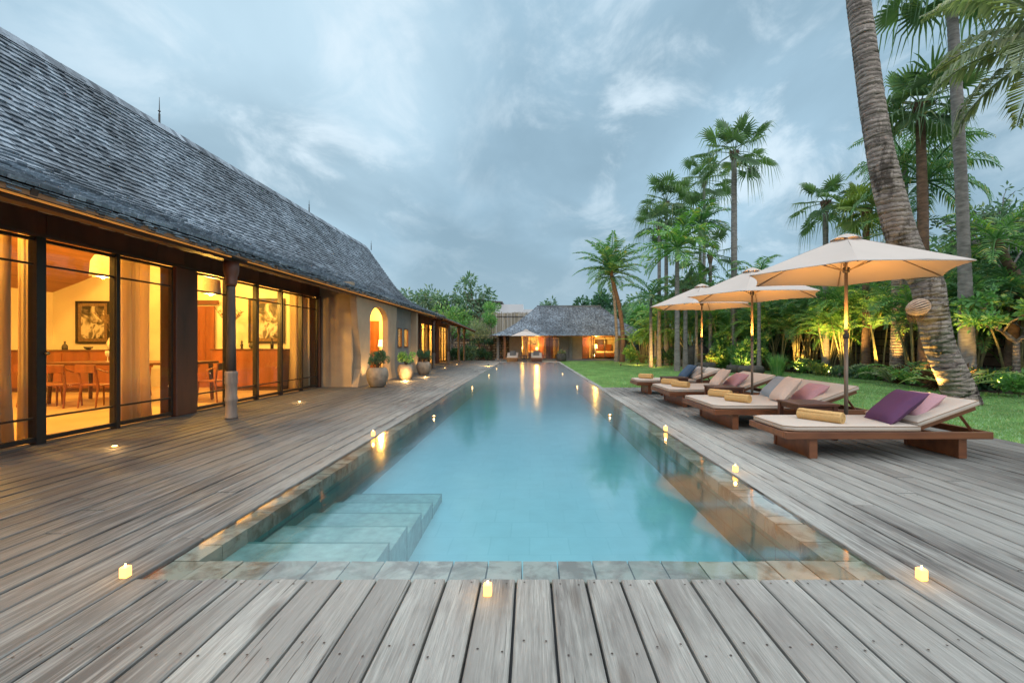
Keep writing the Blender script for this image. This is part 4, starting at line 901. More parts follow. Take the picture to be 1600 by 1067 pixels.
def bed(x, y, w_, l_, label, z=0.1, name='bed'):
    p = empty(name, (x, y, z), label, 'bed', 'beds in the far rooms')
    q = MB(); q.bbox(-w_/2, w_/2, -l_/2, l_/2, .1, .34, .02); q.build('frame', 'inner_wood', p)
    q = MB(); q.bbox(-w_/2+.03, w_/2-.03, -l_/2+.03, l_/2-.03, .342, .5, .05); q.build('mattress', 'mattress', p)
    q = MB(); q.bbox(-w_/2, w_/2, l_/2, l_/2+.08, 0, 1.0, .01); q.build('headboard', 'inner_wood', p)
bed(-.05, 33.2, 1.1, 1.6, 'bed in the left room of the far pavilion'); bed(5.3, 33.2, 1.5, 1.7, 'bed in the right room of the far pavilion'); 
table_lamp(-.62, 33.6, .5, .9, 'small lit lamp behind the left pavilion bed', 40)
picq = MB(); picq.box(-.3, .3, -.02, 0, -.22, .22); thing_mb('wall_print', picq, 'art_print', 'small print on the back wall of the left pavilion room', 'picture', None, (.1, 34.37, 1.15))
picq = MB(); picq.box(-.6, .6, -.02, 0, -.3, .3); thing_mb('wall_print', picq, 'fibre', 'wide woven panel on the back wall of the right pavilion room', 'picture', None, (5.2, 34.37, 1.15))
# house lights that belong to the rooms (recessed downlights)
def ceilz(x): return float(np.interp(x if x > -8.3 else -16.6-x, [p[0] for p in reversed(ROOF)], [p[1] for p in reversed(ROOF)]))-0.115
def downlight(x, y, z, power, label, group='recessed ceiling lights indoors'):
    power *= 2.7
    if z is None: z = ceilz(x)
    q = MB(); q.lathe([(.05, 0), (.05, .02)], 12); o = q.build('ceiling_light', 'lamp_glow'); o.location = (x, y, z); tag(o, label, 'lamp', group)
    l = light('room_light', 'POINT', (0, 0, -.12), power, WARM, .12); l.parent = o
for x, y, p, l in ((-9.5, 7.0, 240, 'recessed light in the sloping ceiling over the low sideboard side'), (-6.75, 5.2, 240, 'recessed light in the sloping ceiling behind the leftmost glass doors'), (-9.8, 3.5, 160, 'recessed light in the sloping ceiling at the back left of the big room'), (-6.75, 9.7, 140, 'recessed light in the sloping ceiling over the tall sideboard')): downlight(x, y, None, p, l)
downlight(-5.7, 13.2, 2.45, 45, 'recessed warm light above the arched entrance'); downlight(-5.4, 16.6, 2.35, 75, 'recessed warm light behind the two small windows')
downlight(-7.2, 24.5, 2.5, 110, 'recessed warm light behind the nearer doors of the low wing'); downlight(-7.2, 28.5, 2.4, 110, 'recessed warm light behind the farther doors of the low wing')

# ================================================================ LOUNGERS, TABLES, UMBRELLAS
def make_lounger(W_):
    """foot end at x=0, near side at y=0"""
    p = empty('sun_lounger', (0, 0, 0), 'x', 'sun lounger', None); L = 1.98
    q = MB(); t = .045
    q.bbox(0, L, 0, t, .195, .262, .004); q.bbox(0, L, W_-t, W_, .195, .262, .004); q.bbox(-.001, t, t+.001, W_-t-.001, .196, .2615, .004); q.bbox(L-t, L+.001, t+.001, W_-t-.001, .196, .2615, .004)
    for k in range(9): x = .12+k*.14; q.box(x, x+.09, t, W_-t, .235, .254)
    q.build('frame', 'teak', p)
    for x in (.26, 1.70):
        q = MB(); q.bbox(x, x+.055, .05, W_-.05, 0, .1945, .004); q.bbox(x-.012, x+.067, .045, .085, .0, .1943, .003); q.bbox(x-.012, x+.067, W_-.085, W_-.045, .0, .1943, .003); q.build('leg', 'teak', p)
    a = R(20); M = Matrix.Translation((1.30, 0, .262)) @ Matrix.Rotation(-a, 4, 'Y')
    q = MB(); q.bbox(0, .60, .05, .10, .0, .04, .003, M=M); q.bbox(0, .60, W_-.10, W_-.05, .0, .04, .003, M=M); 
    for k in range(4): q.box(.06+k*.14, .15+k*.14, .10, W_-.10, .01, .03, M=M)
    q.build('backrest', 'teak', p)
    q = MB()
    for y in (.09, W_-.09): q.tube([(1.30+.46*math.cos(a), y, .262+.46*math.sin(a)), (1.86, y, .25)], .016, 4)
    q.build('backrest_strut', 'teak', p)
    # mattress: two softly rounded slabs with piping
    def slab(M, x0, x1, chamf):
        q = MB(); c = .10 if chamf else .012; th = .058; i = .018; ol = []
        y0, y1 = .02, W_-.02
        def ring(ins, z):
            a0, a1, b0, b1 = x0+ins, x1-ins, y0+ins, y1-ins
            pts = [(a0+c, b0), (a1, b0), (a1, b1), (a0+c, b1), (a0, b1-c*.55), (a0, b0+c*.55)]; out_ = []
            for k in range(6):
                A, B = pts[k], pts[(k+1) % 6]
                for t_ in range(4): f = t_/4; out_.append(M @ Vector((A[0]+(B[0]-A[0])*f, A[1]+(B[1]-A[1])*f, z+random.uniform(-.001, .001))))
            return out_
        rs = [ring(i, 0), ring(.003, .012), ring(0, th*.5), ring(.003, th-.012), ring(.016, th-.002), ring(.07, th+.004)]
        n = 24; vs = [v for r in rs for v in r]; fs = [tuple(range(n-1, -1, -1)), tuple(range(5*n, 6*n))]
        for r_ in range(5):
            for k in range(n): fs.append((r_*n+k, r_*n+(k+1) % n, (r_+1)*n+(k+1) % n, (r_+1)*n+k))
        q.add(vs, fs, .5); m = q.build('mattress', 'mattress', p, True)
        pq = MB(); rr = ring(0, th-.010); rr.append(rr[0]); pq.tube(rr, .0045, 5); rr = ring(.001, .010); rr.append(rr[0]); pq.tube(rr, .0045, 5); pq.build('piping', 'piping', m, True)
    slab(Matrix.Translation((0, 0, .264)), .012, 1.30, True)
    slab(Matrix.Translation((1.302, 0, .264)) @ Matrix.Rotation(-a, 4, 'Y') @ Matrix.Translation((0, 0, .042)), .0, .62, False)
    return p
LZ = .264+.062
single = make_lounger(.74); single.location = (2.44, 4.34, 0); single['label'] = 'nearest wooden sun lounger, single width, with dark purple cushion on its cream mattress'; single['group'] = 'sun loungers on the right deck'
double = make_lounger(1.24); double.location = (2.36, 5.83, 0); double['label'] = 'double width wooden sun lounger second from the camera, cream and pink cushions'; double['group'] = 'sun loungers on the right deck'
d2 = copy_tree(double); d2.location = (2.42, 7.92, 0); d2['label'] = 'double width wooden sun lounger third from the camera, ending beside the second umbrella pole'
s2 = copy_tree(single); s2.location = (2.34, 9.98, 0); s2['label'] = 'farthest single wooden sun lounger on the right deck, with a dark blue cushion'
for (px, label) in ((800.0, 'small far sun lounger with pale mattress left of the closed end of the pool'), (838.5, 'small far sun lounger with pale mattress right of the far umbrella pole')):
    o = copy_tree(single); o['label'] = label; o['group'] = 'sun loungers at the far pool end'; c = at(px, 566, 28.3); o.location = (c.x+.37, 28.1, 0); o.rotation_euler.z = R(90)
def pillow(x, y, z, w_, h_, t_, mat, label, rot, name='cushion', cat='cushion', tilt=None):
    q = MB(); n = 12
    for sgn in (1, -1):
        vs = []
        for i in range(n+1):
            for j in range(n+1):
                u = i/n*2-1; v = j/n*2-1; e = (1-u**4)*(1-v**4); th_ = t_/2*max(0, e)**.55; pin = 1-.06*(1-abs(u))*1.0*(abs(v)**3); pin2 = 1-.06*(1-abs(v))*(abs(u)**3)
                wr_ = .006*noise.noise(Vector((u*2.2, v*2.2, x*3+sgn)))*max(0, e)**.3
                vs.append((u*w_/2*pin2, v*h_/2*pin, sgn*th_+wr_))
        fs = [(i*(n+1)+j, (i+1)*(n+1)+j, (i+1)*(n+1)+j+1, i*(n+1)+j+1) if sgn > 0 else (i*(n+1)+j+1, (i+1)*(n+1)+j+1, (i+1)*(n+1)+j, i*(n+1)+j) for i in range(n) for j in range(n)]
        q.add(vs, fs, .5)
    o = thing_mb(name, q, mat, label, cat, 'cushions on the sun loungers', (x, y, z), smooth=True); o.rotation_euler = rot; return o
def cush(lx, ly, dx, dy, mat, label, size=.44, ti=58, rz=0, lift=0):
    # leans back against the raised part of the mattress
    pillow(lx+dx, ly+dy, LZ+.13+lift+size*.5*math.sin(R(ti))-.075, size, size, .13, mat, label, (R(0), R(-ti), R(rz)))
cush(2.44, 4.34, 1.24, .26, 'cushion_purple', 'large dark purple cushion on the nearest sun lounger', .46, 42, -8, -.06)
cush(2.44, 4.34, 1.50, .34, 'cushion_pink', 'dusty pink cushion behind the purple one on the nearest sun lounger', .40, 36, 6, -.02)
cush(2.36, 5.83, 1.10, .36, 'cushion_cream', 'cream cushion leaning upright on the second sun lounger', .42, 50, -6, -.05)
cush(2.36, 5.83, 1.42, .34, 'cushion_pink', 'pale pink cushion on the second sun lounger right of the cream one', .38, 34, 4, -.04)
cush(2.36, 5.83, 1.30, .98, 'cushion_greyblue', 'grey blue cushion half hidden behind the cream one on the second sun lounger', .42, 44, -4, -.06)
cush(2.42, 7.92, 1.01, .34, 'cushion_cream', 'cream cushion leaning upright on the third sun lounger', .42, 50, -5, -.05)
cush(2.42, 7.92, 1.30, .34, 'cushion_pink', 'mauve pink cushion on the third sun lounger', .38, 36, 5, -.04)
cush(2.34, 9.98, 1.22, .38, 'cushion_blue', 'dark blue cushion on the farthest sun lounger of the row', .42, 46, 0, -.05)
cush(2.34, 9.98, 1.43, .38, 'cushion_grey', 'grey cushion behind the blue one on the farthest sun lounger of the row', .40, 38, 0, -.04)
for px, l in ((800.0, 'grey cushion on the small far sun lounger left of the far umbrella pole'), (838.5, 'grey cushion on the small far sun lounger right of the far umbrella pole')):
    c = at(px, 560, 28.1); pillow(c.x, 29.55, .52, .4, .4, .12, 'cushion_dark', l, (R(50), 0, 0))
def towel(x, y, L, r, rz, label):
    q = MB(); prof = [(.004, 0), (.010, -.006), (.014, .004), (.020, .003), (.024, -.004), (.028, .005), (.033, .004), (.036, -.003), (.041, .005), (.046, .003), (r-.006, 0), (r-.001, .006), (r, .02)]
    full = [(a_, -L/2+b_*1.0) for a_, b_ in prof]+[(r*(1+.02*math.sin(k*2.1)), -L/2+L*k/10) for k in range(1, 10)]+[(a_, L/2-b_) for a_, b_ in reversed(prof)]
    q.lathe(full, 26, wob=.05, M=Matrix.Rotation(R(90), 4, 'Y'))
    q.tube([(-L/2+.012, -r*.75, r*.70), (0, -r*.78, r*.68), (L/2-.012, -r*.74, r*.70)], .0075, 6)
    o = thing_mb('rolled_towel', q, 'towel', label, 'towel', 'rolled towels on the sun loungers', (x, y, LZ+r-.008), R(rz), True)
towel(2.94, 4.62, .42, .058, -58, 'rolled yellow towel on the nearest sun lounger')
towel(2.80, 6.15, .34, .058, -56, 'rolled yellow towel at the near side of the second sun lounger'); towel(2.80, 6.72, .34, .058, -54, 'rolled yellow towel at the far side of the second sun lounger')
towel(2.72, 8.25, .34, .058, -56, 'rolled yellow towel at the near side of the third sun lounger'); towel(2.70, 8.82, .34, .058, -52, 'rolled yellow towel at the far side of the third sun lounger')
towel(2.62, 10.34, .34, .058, -50, 'rolled yellow towel on the farthest sun lounger of the row')
def make_table():
    p = empty('side_table', (0, 0, 0), 'x', 'side table', 'wooden side tables between the loungers'); q = MB()
    for k in range(5): q.bbox(-.235+k*.0945, -.235+k*.0945+.0915, -.235, .235, .392, .415, .003)
    q.bbox(-.24, .24, -.239, -.2355, .388, .414, .001); q.build('tabletop', 'teak_table', p)
    q = MB()
    for s_ in (-1, 1): q.box(-.2, .2, s_*.2-.012, s_*.2+.012, .34, .391); q.box(s_*.2-.012, s_*.2+.012, -.188, .188, .341, .391)
    q.build('apron', 'teak_table', p)
    for sx in (-1, 1):
        for sy in (-1, 1): q = MB(); q.bbox(sx*.2-.026, sx*.2+.026, sy*.2-.026, sy*.2+.026, 0, .39, .003); q.build('leg', 'teak_table', p)
    return p
tb = make_table(); tb.location = (3.30, 5.44, 0); tb['label'] = 'dark wooden side table between the two nearest sun loungers'
for (x, y, l) in ((3.16, 7.46, 'dark wooden side table between the second and third sun loungers'), (3.02, 9.58, 'dark wooden side table between the third and the farthest sun loungers of the row')):
    o = copy_tree(tb); o.location = (x, y, 0); o['label'] = l
o = copy_tree(tb); o.location = (at(819, 566, 28.6).x-.04, 28.7, 0); o['label'] = 'small dark side table between the two far sun loungers'; o['group'] = 'far pool end furniture'
def make_umbrella(R_=1.2, rim=1.93, apex=2.40, rot=0, power=16, seedv=0, litheight=1.2):
    p = empty('umbrella', (0, 0, 0), 'x', 'umbrella', 'cream umbrellas on the deck')
    q = MB(); q.lathe([(.21, 0), (.21, .03), (.19, .045), (.04, .05), (.036, .12), (.03, .13)], 20); q.build('stand', 'pole_sleeve', p, True)
    q = MB(); q.tube([(0, 0, .05), (0, 0, litheight)], .0225, 12); q.build('lower_pole', 'pole', p, True)
    q = MB(); q.tube([(0, 0, litheight), (0, 0, apex+.01)], .019, 12); q.build('upper_pole', 'pole', p, True)
    q = MB(); q.lathe([(.026, 0), (.032, .01), (.032, .05), (.024, .06)], 12, (0, 0, litheight-.03)); lp = q.build('collar_lamp', 'lamp_body', p, True)
    for s_ in (0, 1, 2):
        a = s_*2.094+.5; light('collar_light', 'SPOT', (.085*math.cos(a), .085*math.sin(a), litheight+.06), power/3, (1, .40, .06), .035, (.25*math.cos(a), .25*math.sin(a), 2.2), 165, 1.0).parent = p
    C = [(R_*math.cos(rot+k*math.pi/3), R_*math.sin(rot+k*math.pi/3)) for k in range(6)]
    q = MB(); nr, ns = 8, 8; r0 = .13
    for side in (0, 1):
        for k in range(6):
            A, B = Vector(C[k]), Vector(C[(k+1) % 6]); vs = []
            for i in range(nr+1):
                t = r0/R_+(1-r0/R_)*i/nr
                for j in range(ns+1):
                    s = j/ns; e = A.lerp(B, s)*t; sag = (4*s*(1-s))
                    e = e*(1-.045*sag*t**3)                              # scalloped hem
                    z = apex-(apex-rim)*(t**1.0)-.018*math.sin(t*math.pi)*sag+.012*sag*t**3-(.006 if side else 0)+.010*noise.noise(Vector((e.x*3.1, e.y*3.1, .5)))*t
                    vs.append((e.x, e.y, z))
            m = ns+1; q.add(vs, [((i*m+j, (i+1)*m+j, (i+1)*m+j+1, i*m+j+1) if not side else (i*m+j+1, (i+1)*m+j+1, (i+1)*m+j, i*m+j)) for i in range(nr) for j in range(ns)], .5)
    hem = MB()
    for k in range(6):
        A, B = Vector(C[k]), Vector(C[(k+1) % 6]); pts = []
        for j in range(9): s = j/8; sag = 4*s*(1-s); e = A.lerp(B, s)*(1-.045*sag); pts.append((e.x, e.y, rim+.012*sag-.004))
        hem.tube(pts, .005, 5)
    cn = q.build('canopy', 'canopy', p, False); hem.build('hem', 'canopy', cn)
    q = MB(); vs = [(0, 0, apex+.032)]
    for rr, z in ((.08, apex+.010), (.19, apex-.052)): 
        for k in range(6): 
            for j in range(3): s = j/3; A, B = Vector(C[k])/R_*rr, Vector(C[(k+1) % 6])/R_*rr; e = A.lerp(B, s); vs.append((e.x, e.y, z+.02*math.sin(s*math.pi)*(1 if rr > .15 else 0)))
    n = 18; q.add(vs, [(0, 1+k, 1+(k+1) % n) for k in range(n)]+[(1+k, 1+n+k, 1+n+(k+1) % n, 1+(k+1) % n) for k in range(n)], .5); q.build('vent', 'canopy', p)
    q = MB(); q.lathe([(.03, -.03), (.04, -.02), (.04, .03), (.026, .04)], 12, (0, 0, rim+.06)); q.build('hub', 'pole_sleeve', p, True)
    for k in range(6):
        a = rot+k*math.pi/3; d = Vector((math.cos(a), math.sin(a), 0)); pts = []
        for t in (.1, .4, .7, .98): pts.append(d*R_*t+Vector((0, 0, apex-(apex-rim)*t**1.08-.018)))
        q = MB(); q.tube(pts, .0085, 4); rb = q.build('rib', 'pole', p)
        q = MB(); e = .42; q.tube([d*.035+Vector((0, 0, rim+.06)), d*R_*e+Vector((0, 0, apex-(apex-rim)*e**1.08-.026))], .007, 4); q.build('strut', 'pole', rb)
    return p
um = make_umbrella(power=64); um.location = (3.80, 5.48, 0); um['label'] = 'nearest and largest looking cream umbrella, its pole beside the first side table'
for (x, y, l) in ((3.70, 7.60, 'middle cream umbrella of the three on the right deck, between the second and third loungers'), (3.62, 9.62, 'farthest cream umbrella of the three on the right deck, by the last lounger')):
    o = copy_tree(um); o.location = (x, y, 0); o['label'] = l; o.scale = (.9, .9, .98)
um.scale = (.97, .97, 1)
fu = make_umbrella(.95, 1.62, 2.02, 0, 4.0); c = at(821.8, 566, 28.5); fu.location = (c.x, 28.5, 0); fu['label'] = 'small far umbrella standing between the two loungers at the end of the pool'; fu['group'] = 'far pool end furniture'

# ================================================================ POTS, CANDLES, DECK LIGHTS
def bonsai(px, py, Y, w_, h_, bh, label, leafm='leaf_dark'):
    c = at(px, py, Y); p = empty('potted_shrub', (c.x, Y, .003), label, 'potted plant', 'round stone pots along the villa')
    r = w_/2; q = MB(); prof = [(r*.60, 0), (r*.72, h_*.06), (r*.93, h_*.35), (r*1.0, h_*.62), (r*.96, h_*.82), (r*.80, h_*.97), (r*.74, h_), (r*.66, h_*.99), (r*.62, h_*.9)]
    q.lathe(prof, 28, wob=.03); q.build('pot', 'stone_pot', p, True)
    q = MB(); q.lathe([(.01, h_*.88), (r*.63, h_*.885)], 14); q.add([(r*.62*math.cos(k*.5236), r*.62*math.sin(k*.5236), h_*.9) for k in range(12)], [tuple(range(12))], .5); q.build('soil', 'soil', p)
    q = MB(); L = MB(); random.seed(int(px))
    for k in range(9):
        a = random.random()*6.28; rr = r*random.uniform(.25, .85); zz = h_+bh*random.uniform(.3, .85); e = Vector((rr*math.cos(a), rr*math.sin(a), zz))
        q.tube([(0, 0, h_*.88), (e.x*.3, e.y*.3, h_+bh*.2), e], [.022, .014, .006], 5)
        cr = bh*random.uniform(.2, .28)
        for i in range(190):
            d = Vector((random.gauss(0, 1), random.gauss(0, 1), random.gauss(0, .75))).normalized()*cr*random.uniform(.6, 1.05); leafq(L, e+d, d+Vector((0, 0, .3*cr)), .032, .016)
    q.build('stem', 'bark_brown', p); L.build('foliage', leafm, p)
def leafq(mb, pos, dirv, ln, wd, var=None):
    d = Vector(dirv); d = d.normalized() if d.length > 1e-6 else Vector((0, 0, 1)); r_ = Vector((random.gauss(0, 1), random.gauss(0, 1), random.gauss(0, 1))); d = (d+r_*.35).normalized()
    s = d.cross(r_); s = s.normalized() if s.length > 1e-6 else Vector((1, 0, 0))
    nrm = s.cross(d)
    p1 = pos+d*ln*.5; mb.add([pos, p1+s*wd+nrm*wd*.3, pos+d*ln-nrm*ln*.12, p1-s*wd+nrm*wd*.3], [(0, 1, 2), (0, 2, 3)], var)
bonsai(590, 605.5, 11.75, .55, .50, .44, 'round grey stone pot with clipped shrub nearest the camera, in front of the arched entrance')
bonsai(634, 594, 14.25, .50, .47, .42, 'stone pot lit orange from below, middle of the three shrub pots by the villa', 'leaf_light')
bonsai(662, 586, 16.6, .52, .46, .42, 'round grey stone pot with dark clipped shrub, farthest of the three by the villa')
p_ = at(877.5, 565, 29.6); 
def candle(x, y, z, s, label, group='small square candle lights around the pool', lightp=.3):
    p = empty('candle_light', (x, y, z), label, 'candle', group)
    q = MB(); q.bbox(-.021*s, .021*s, -.021*s, .021*s, 0, .060*s, .004*s); q.build('wax', 'wax', p)
    q = MB(); q.lathe([(.001, .0), (.004, .004), (.003, .008), (.0005, .013)], 8, (0, 0, .0625*s)); q.build('flame', 'flame_hot', p, True)
    light('candle_glow', 'POINT', (0, 0, .088*s), lightp*.8, (1, .5, .14), .012).parent = p
for px, py, l in ((196, 902, 'small square candle at the near left corner of the pool'), (762, 930, 'small square candle in the middle of the near pool edge'), (1440, 906, 'small square candle at the near right corner of the pool'),
        (1149, 737, 'small square candle on the right deck edge below the nearest lounger'), (1040, 673, 'small square candle on the right deck edge between the second lounger and the pool'), (583, 681, 'small square candle on the left deck edge of the pool')):
    c = gr(px, py); 
    candle(c.x, c.y, .003, random.uniform(.82, .92), l)
def decklight(px, py, l, z=0.003, power=1.2, grp='round lights set flush in the left deck'):
    c = gr(px, py, z); q = MB(); q.lathe([(.035, 0), (.035, .006), (.026, .008)], 14); o = q.build('deck_light', 'brass'); o.location = (c.x, c.y, z); tag(o, l, 'light', grp)
    q = MB(); q.lathe([(.024, .0085), (.022, .012), (.004, .014)], 12); q.build('lens', 'lamp_glow', o)
    a = light('deck_glow', 'POINT', (0, 0, .07), power, (1, .55, .18), .02); a.parent = o
for px, py, l in ((179, 698, 'round flush deck light in front of the left glass doors'), (468, 628, 'round flush deck light in front of the last glass door before the plaster bay'), (633.5, 594.8, 'round flush light shining up at the middle stone pot'), (664, 589, 'round flush light by the farthest stone pot and the lit pilaster'),
        (695, 575, 'round flush deck light between the porch posts of the low wing'), (714, 569.5, 'farther round deck light by the last porch post of the low wing')):
    decklight(px, py, l, power=(34 if px in (633.5,) else (8 if px == 664 else 1.6)))
light('pilaster_uplight', 'SPOT', (-4.3, 17.6, .03), 45, YEL, .03, (-4.5, 17.75, 2.3), 60)
light('arch_side_uplight', 'SPOT', (-4.15, 12.1, .03), 50, (1, .6, .22), .05, (-4.6, 12.2, 2.3), 85)
for px, py, l in ((678, 651, 'small floating light in the pool by the left edge, nearest'), (738, 605, 'small floating light in the pool by the left edge, second from the camera'), (764, 586, 'small floating light in the pool by the left edge, third from the camera'), (953, 649, 'small floating light in the pool by the right edge, nearest'), (902, 604, 'small floating light in the pool by the right edge, second from the camera'), (879, 584, 'small floating light in the pool by the right edge, third from the camera'), (776, 576, 'small floating light in the pool by the left edge, farthest')):
    c = gr(px, py, WZ); q = MB(); q.lathe([(.03, -.012), (.035, .0), (.035, .008), (.028, .012)], 14); o = q.build('floating_light', 'brass'); o.location = (c.x, c.y, WZ); tag(o, l, 'light', 'floating lights along the pool edges')
    q = MB(); q.lathe([(.015, .0125), (.012, .017), (.004, .019)], 12); q.build('lens', 'lamp_glow', o)
    light('float_glow', 'POINT', (0, 0, .04), .08, (1, .6, .2), .012).parent = o
q = MB(); q.lathe([(.27, 0), (.33, .1), (.34, .3), (.30, .46), (.31, .5), (.27, .5), (.26, .42)], 20, wob=.03); pt = empty('dark_planter', (p_.x, 29.7, 0.003), 'dark round planter in front of the far pavilion, right of its loungers', 'planter'); q.build('pot', 'dark_stone', pt, True)
q = MB(); 
for i in range(260): d = Vector((random.gauss(0, 1), random.gauss(0, 1), abs(random.gauss(0, .6)))).normalized()*random.uniform(.08, .27); leafq(q, d+Vector((0, 0, .46)), d, .09, .03)
q.build('foliage', 'leaf_olive', pt)
# big stone jar and low bowls on the lawn edge
def jar(px, py, Y, prof, label, name='stone_jar', cat='jar', group=None, mat='dark_stone'):
    c = at(px, py, Y); q = MB(); q.lathe(prof, 30, wob=.05); return thing_mb(name, q, mat, label, cat, group, (c.x, Y, -.04), smooth=True)
jar(1089.5, 574, 21.6, [(.30, 0), (.36, .05), (.45, .3), (.50, .65), (.49, .88), (.42, 1.02), (.30, 1.09), (.24, 1.10), (.20, 1.05)], 'big dark round stone jar standing at the edge of the lawn behind the far umbrella')
bowlp = lambda r, h: [(r*.55, 0), (r*.8, h*.1), (r*.98, h*.45), (r, h*.7), (r*.9, h*.95), (r*.78, h), (r*.7, h*.92), (r*.3, h*.6)]
for px, py, Y, r, h, l in ((1104, 579.5, 19.2, .40, .38, 'low dark stone bowl just right of the big stone jar'), (1146, 582, 18.0, .27, .32, 'small low dark stone bowl, left neighbour of the widest bowl'), (1174, 586, 16.6, .46, .36, 'widest low dark stone bowl, seen right of the middle umbrella pole'), (1070, 573, 22.6, .24, .40, 'small round dark stone pot just left of the big stone jar')):
    jar(px, py, Y, bowlp(r, h), l, 'stone_bowl', 'bowl', 'low stone bowls at the lawn edge')
# ================================================================ PLANTS
def pinnate(mb, base, azim, elev, L, droop, nl=24, ll=.42, lw=.022, rach=None, hang=.5, gap=.12):
    """one feather leaf: curved midrib with leaflets on both sides"""
    d = Vector((math.cos(azim)*math.cos(elev), math.sin(azim)*math.cos(elev), math.sin(elev))); p = Vector(base); pts = [p.copy()]; n = 12; step = L/n
    ax = Vector((-math.sin(azim), math.cos(azim), 0))
    for i in range(n):
        k = droop*(.4+1.2*i/n)/n; d = (Matrix.Rotation(k, 3, ax) @ d).normalized(); p = p+d*step; pts.append(p.copy())
    mb.tube(pts, [.018*L*(1-.85*i/n)+.003 for i in range(n+1)], 4, var=.3, cap=False)
    for i in range(nl):
        t = gap+(1-gap)*i/(nl-1); f = t*n; k = min(n-1, int(f)); c = pts[k].lerp(pts[k+1], f-k); dr = (pts[k+1]-pts[k]).normalized(); side = dr.cross(Vector((0, 0, 1))); 
        side = side.normalized() if side.length > .05 else ax; upv = side.cross(dr)
        lw = lw if base[1] > -99 else lw
        l = ll*(math.sin(min(1, t*1.05)*math.pi*.86+.35))**.8 if math.sin(min(1, t*1.05)*math.pi*.86+.35) > 0 else .1*ll
        l = max(l, ll*.25)*random.uniform(.85, 1.1)
        for s_ in (1, -1):
            e = (side*s_*.85+dr*random.uniform(.45, .7)+upv*random.uniform(.1, .35)).normalized(); m = c+e*l*.55; tip = m+(e+Vector((0, 0, -hang*random.uniform(.7, 1.6)))).normalized()*l*.5; w_ = dr*lw*random.uniform(.8, 1.2)
            mb.add([c, m+w_, m-w_, tip], [(0, 1, 2), (1, 3, 2)])
def fanleaf(mb, base, azim, elev, pet, rad, droop=.5, n=20):
    d = Vector((math.cos(azim)*math.cos(elev), math.sin(azim)*math.cos(elev), math.sin(elev))); b = Vector(base); c = b+d*pet+Vector((0, 0, -.10*pet*math.cos(elev)))
    mb.tube([b, b+d*pet*.5+Vector((0, 0, .02)), c], [.022, .014, .010], 4, var=.4, cap=False)
    fwd = (d+Vector((0, 0, -.25*droop))).normalized(); side = fwd.cross(Vector((0, 0, 1))); side = side.normalized() if side.length > .1 else Vector((1, 0, 0)); upv = side.cross(fwd)
    tilt = random.uniform(-.4, .4); side = (side*math.cos(tilt)+upv*math.sin(tilt)); v0 = random.random()
    span = R(265); rj = rad*random.uniform(.32, .42)
    def pt(a, r, z): return c+fwd*math.cos(a)*r+side*math.sin(a)*r+upv*z
    for k in range(n):
        if random.random() < .05: continue
        a0 = -span/2+span*k/n; a1 = -span/2+span*(k+1)/n; am = (a0+a1)/2; rr = rad*(.72+.28*math.cos(am*.6))*random.uniform(.82, 1.06)
        fold = .035*rad; A, B, M_ = pt(a0, rj, -fold), pt(a1, rj, -fold), pt(am, rj, fold); m2 = pt(am, rj+(rr-rj)*.55, -.02*rad); tip = pt(am, rr, 0)+Vector((0, 0, -droop*rad*random.uniform(.2, .95)))
        w_ = (B-A)*.26; v = min(1, max(0, v0*.6+random.random()*.4))
        mb.add([c, A, M_, B, m2-w_, m2+w_, tip], [(0, 1, 2), (0, 2, 3), (1, 4, 2), (2, 5, 3), (2, 4, 5), (4, 6, 5)], v)
def trunkmb(pts, rads, rings=True, n=10, ring=.12, amp=1.0):
    q = MB(); P = [Vector(p) for p in pts]; out_ = []; rr = []; L = sum((b-a).length for a, b in zip(P, P[1:])); m = max(4, int(L/ring)*2)
    def cr(t):
        f = t*(len(P)-1); k = min(len(P)-2, int(f)); u = f-k; p0 = P[max(0, k-1)]; p1 = P[k]; p2 = P[k+1]; p3 = P[min(len(P)-1, k+2)]
        c = .5*((2*p1)+(p2-p0)*u+(2*p0-5*p1+4*p2-p3)*u*u+(3*p1-p0-3*p2+p3)*u**3); r = rads[k]+(rads[k+1]-rads[k])*u; return c, r
    for i in range(m+1):
        c, r = cr(i/m); out_.append(c+Vector((random.uniform(-1, 1), random.uniform(-1, 1), 0))*r*.02); rr.append(r*(1+((.035 if i % 2 else -.025)*amp if rings else 0)+random.uniform(-.012, .012)*amp))
    q.tube(out_, rr, n); return q
def palm_base(name, loc, label, cat='palm tree', group=None): return empty(name, loc, label, cat, group)
def fan_palm(x, y, h, label, tr=.11, nl=20, pet=.9, rad=.85, bend=(0, 0), leaf='leaf_fan', bark='bark_slim', seed=1, name='fan_palm', up=1.25, group='tall fan palms'):
    random.seed(seed); p = palm_base(name, (x, y, -.03), label, group=group); bx, by = bend
    trunkmb([(0, 0, 0), (bx*.2, by*.2, h*.33), (bx*.6, by*.6, h*.7), (bx, by, h)], [tr*1.5, tr, tr*.95, tr*.8]).build('trunk', bark, p, True)
    q = MB(); 
    for k in range(9): a = k*.7; q.tube([(bx+math.cos(a)*tr*.5, by+math.sin(a)*tr*.5, h-.35), (bx+math.cos(a)*tr*1.5, by+math.sin(a)*tr*1.5, h+.12)], [.03, .045], 5)
    q.build('leaf_bases', 'bark_brown', p)
    q = MB()
    for k in range(nl):
        t = k/(nl-1); el = up-2.05*t+random.uniform(-.15, .15); fanleaf(q, (bx, by, h+.05), k*2.4+random.uniform(-.3, .3), el, pet*random.uniform(.8, 1.15), rad*random.uniform(.85, 1.1), .4+.9*t)
    q.build('crown', leaf, p); return p
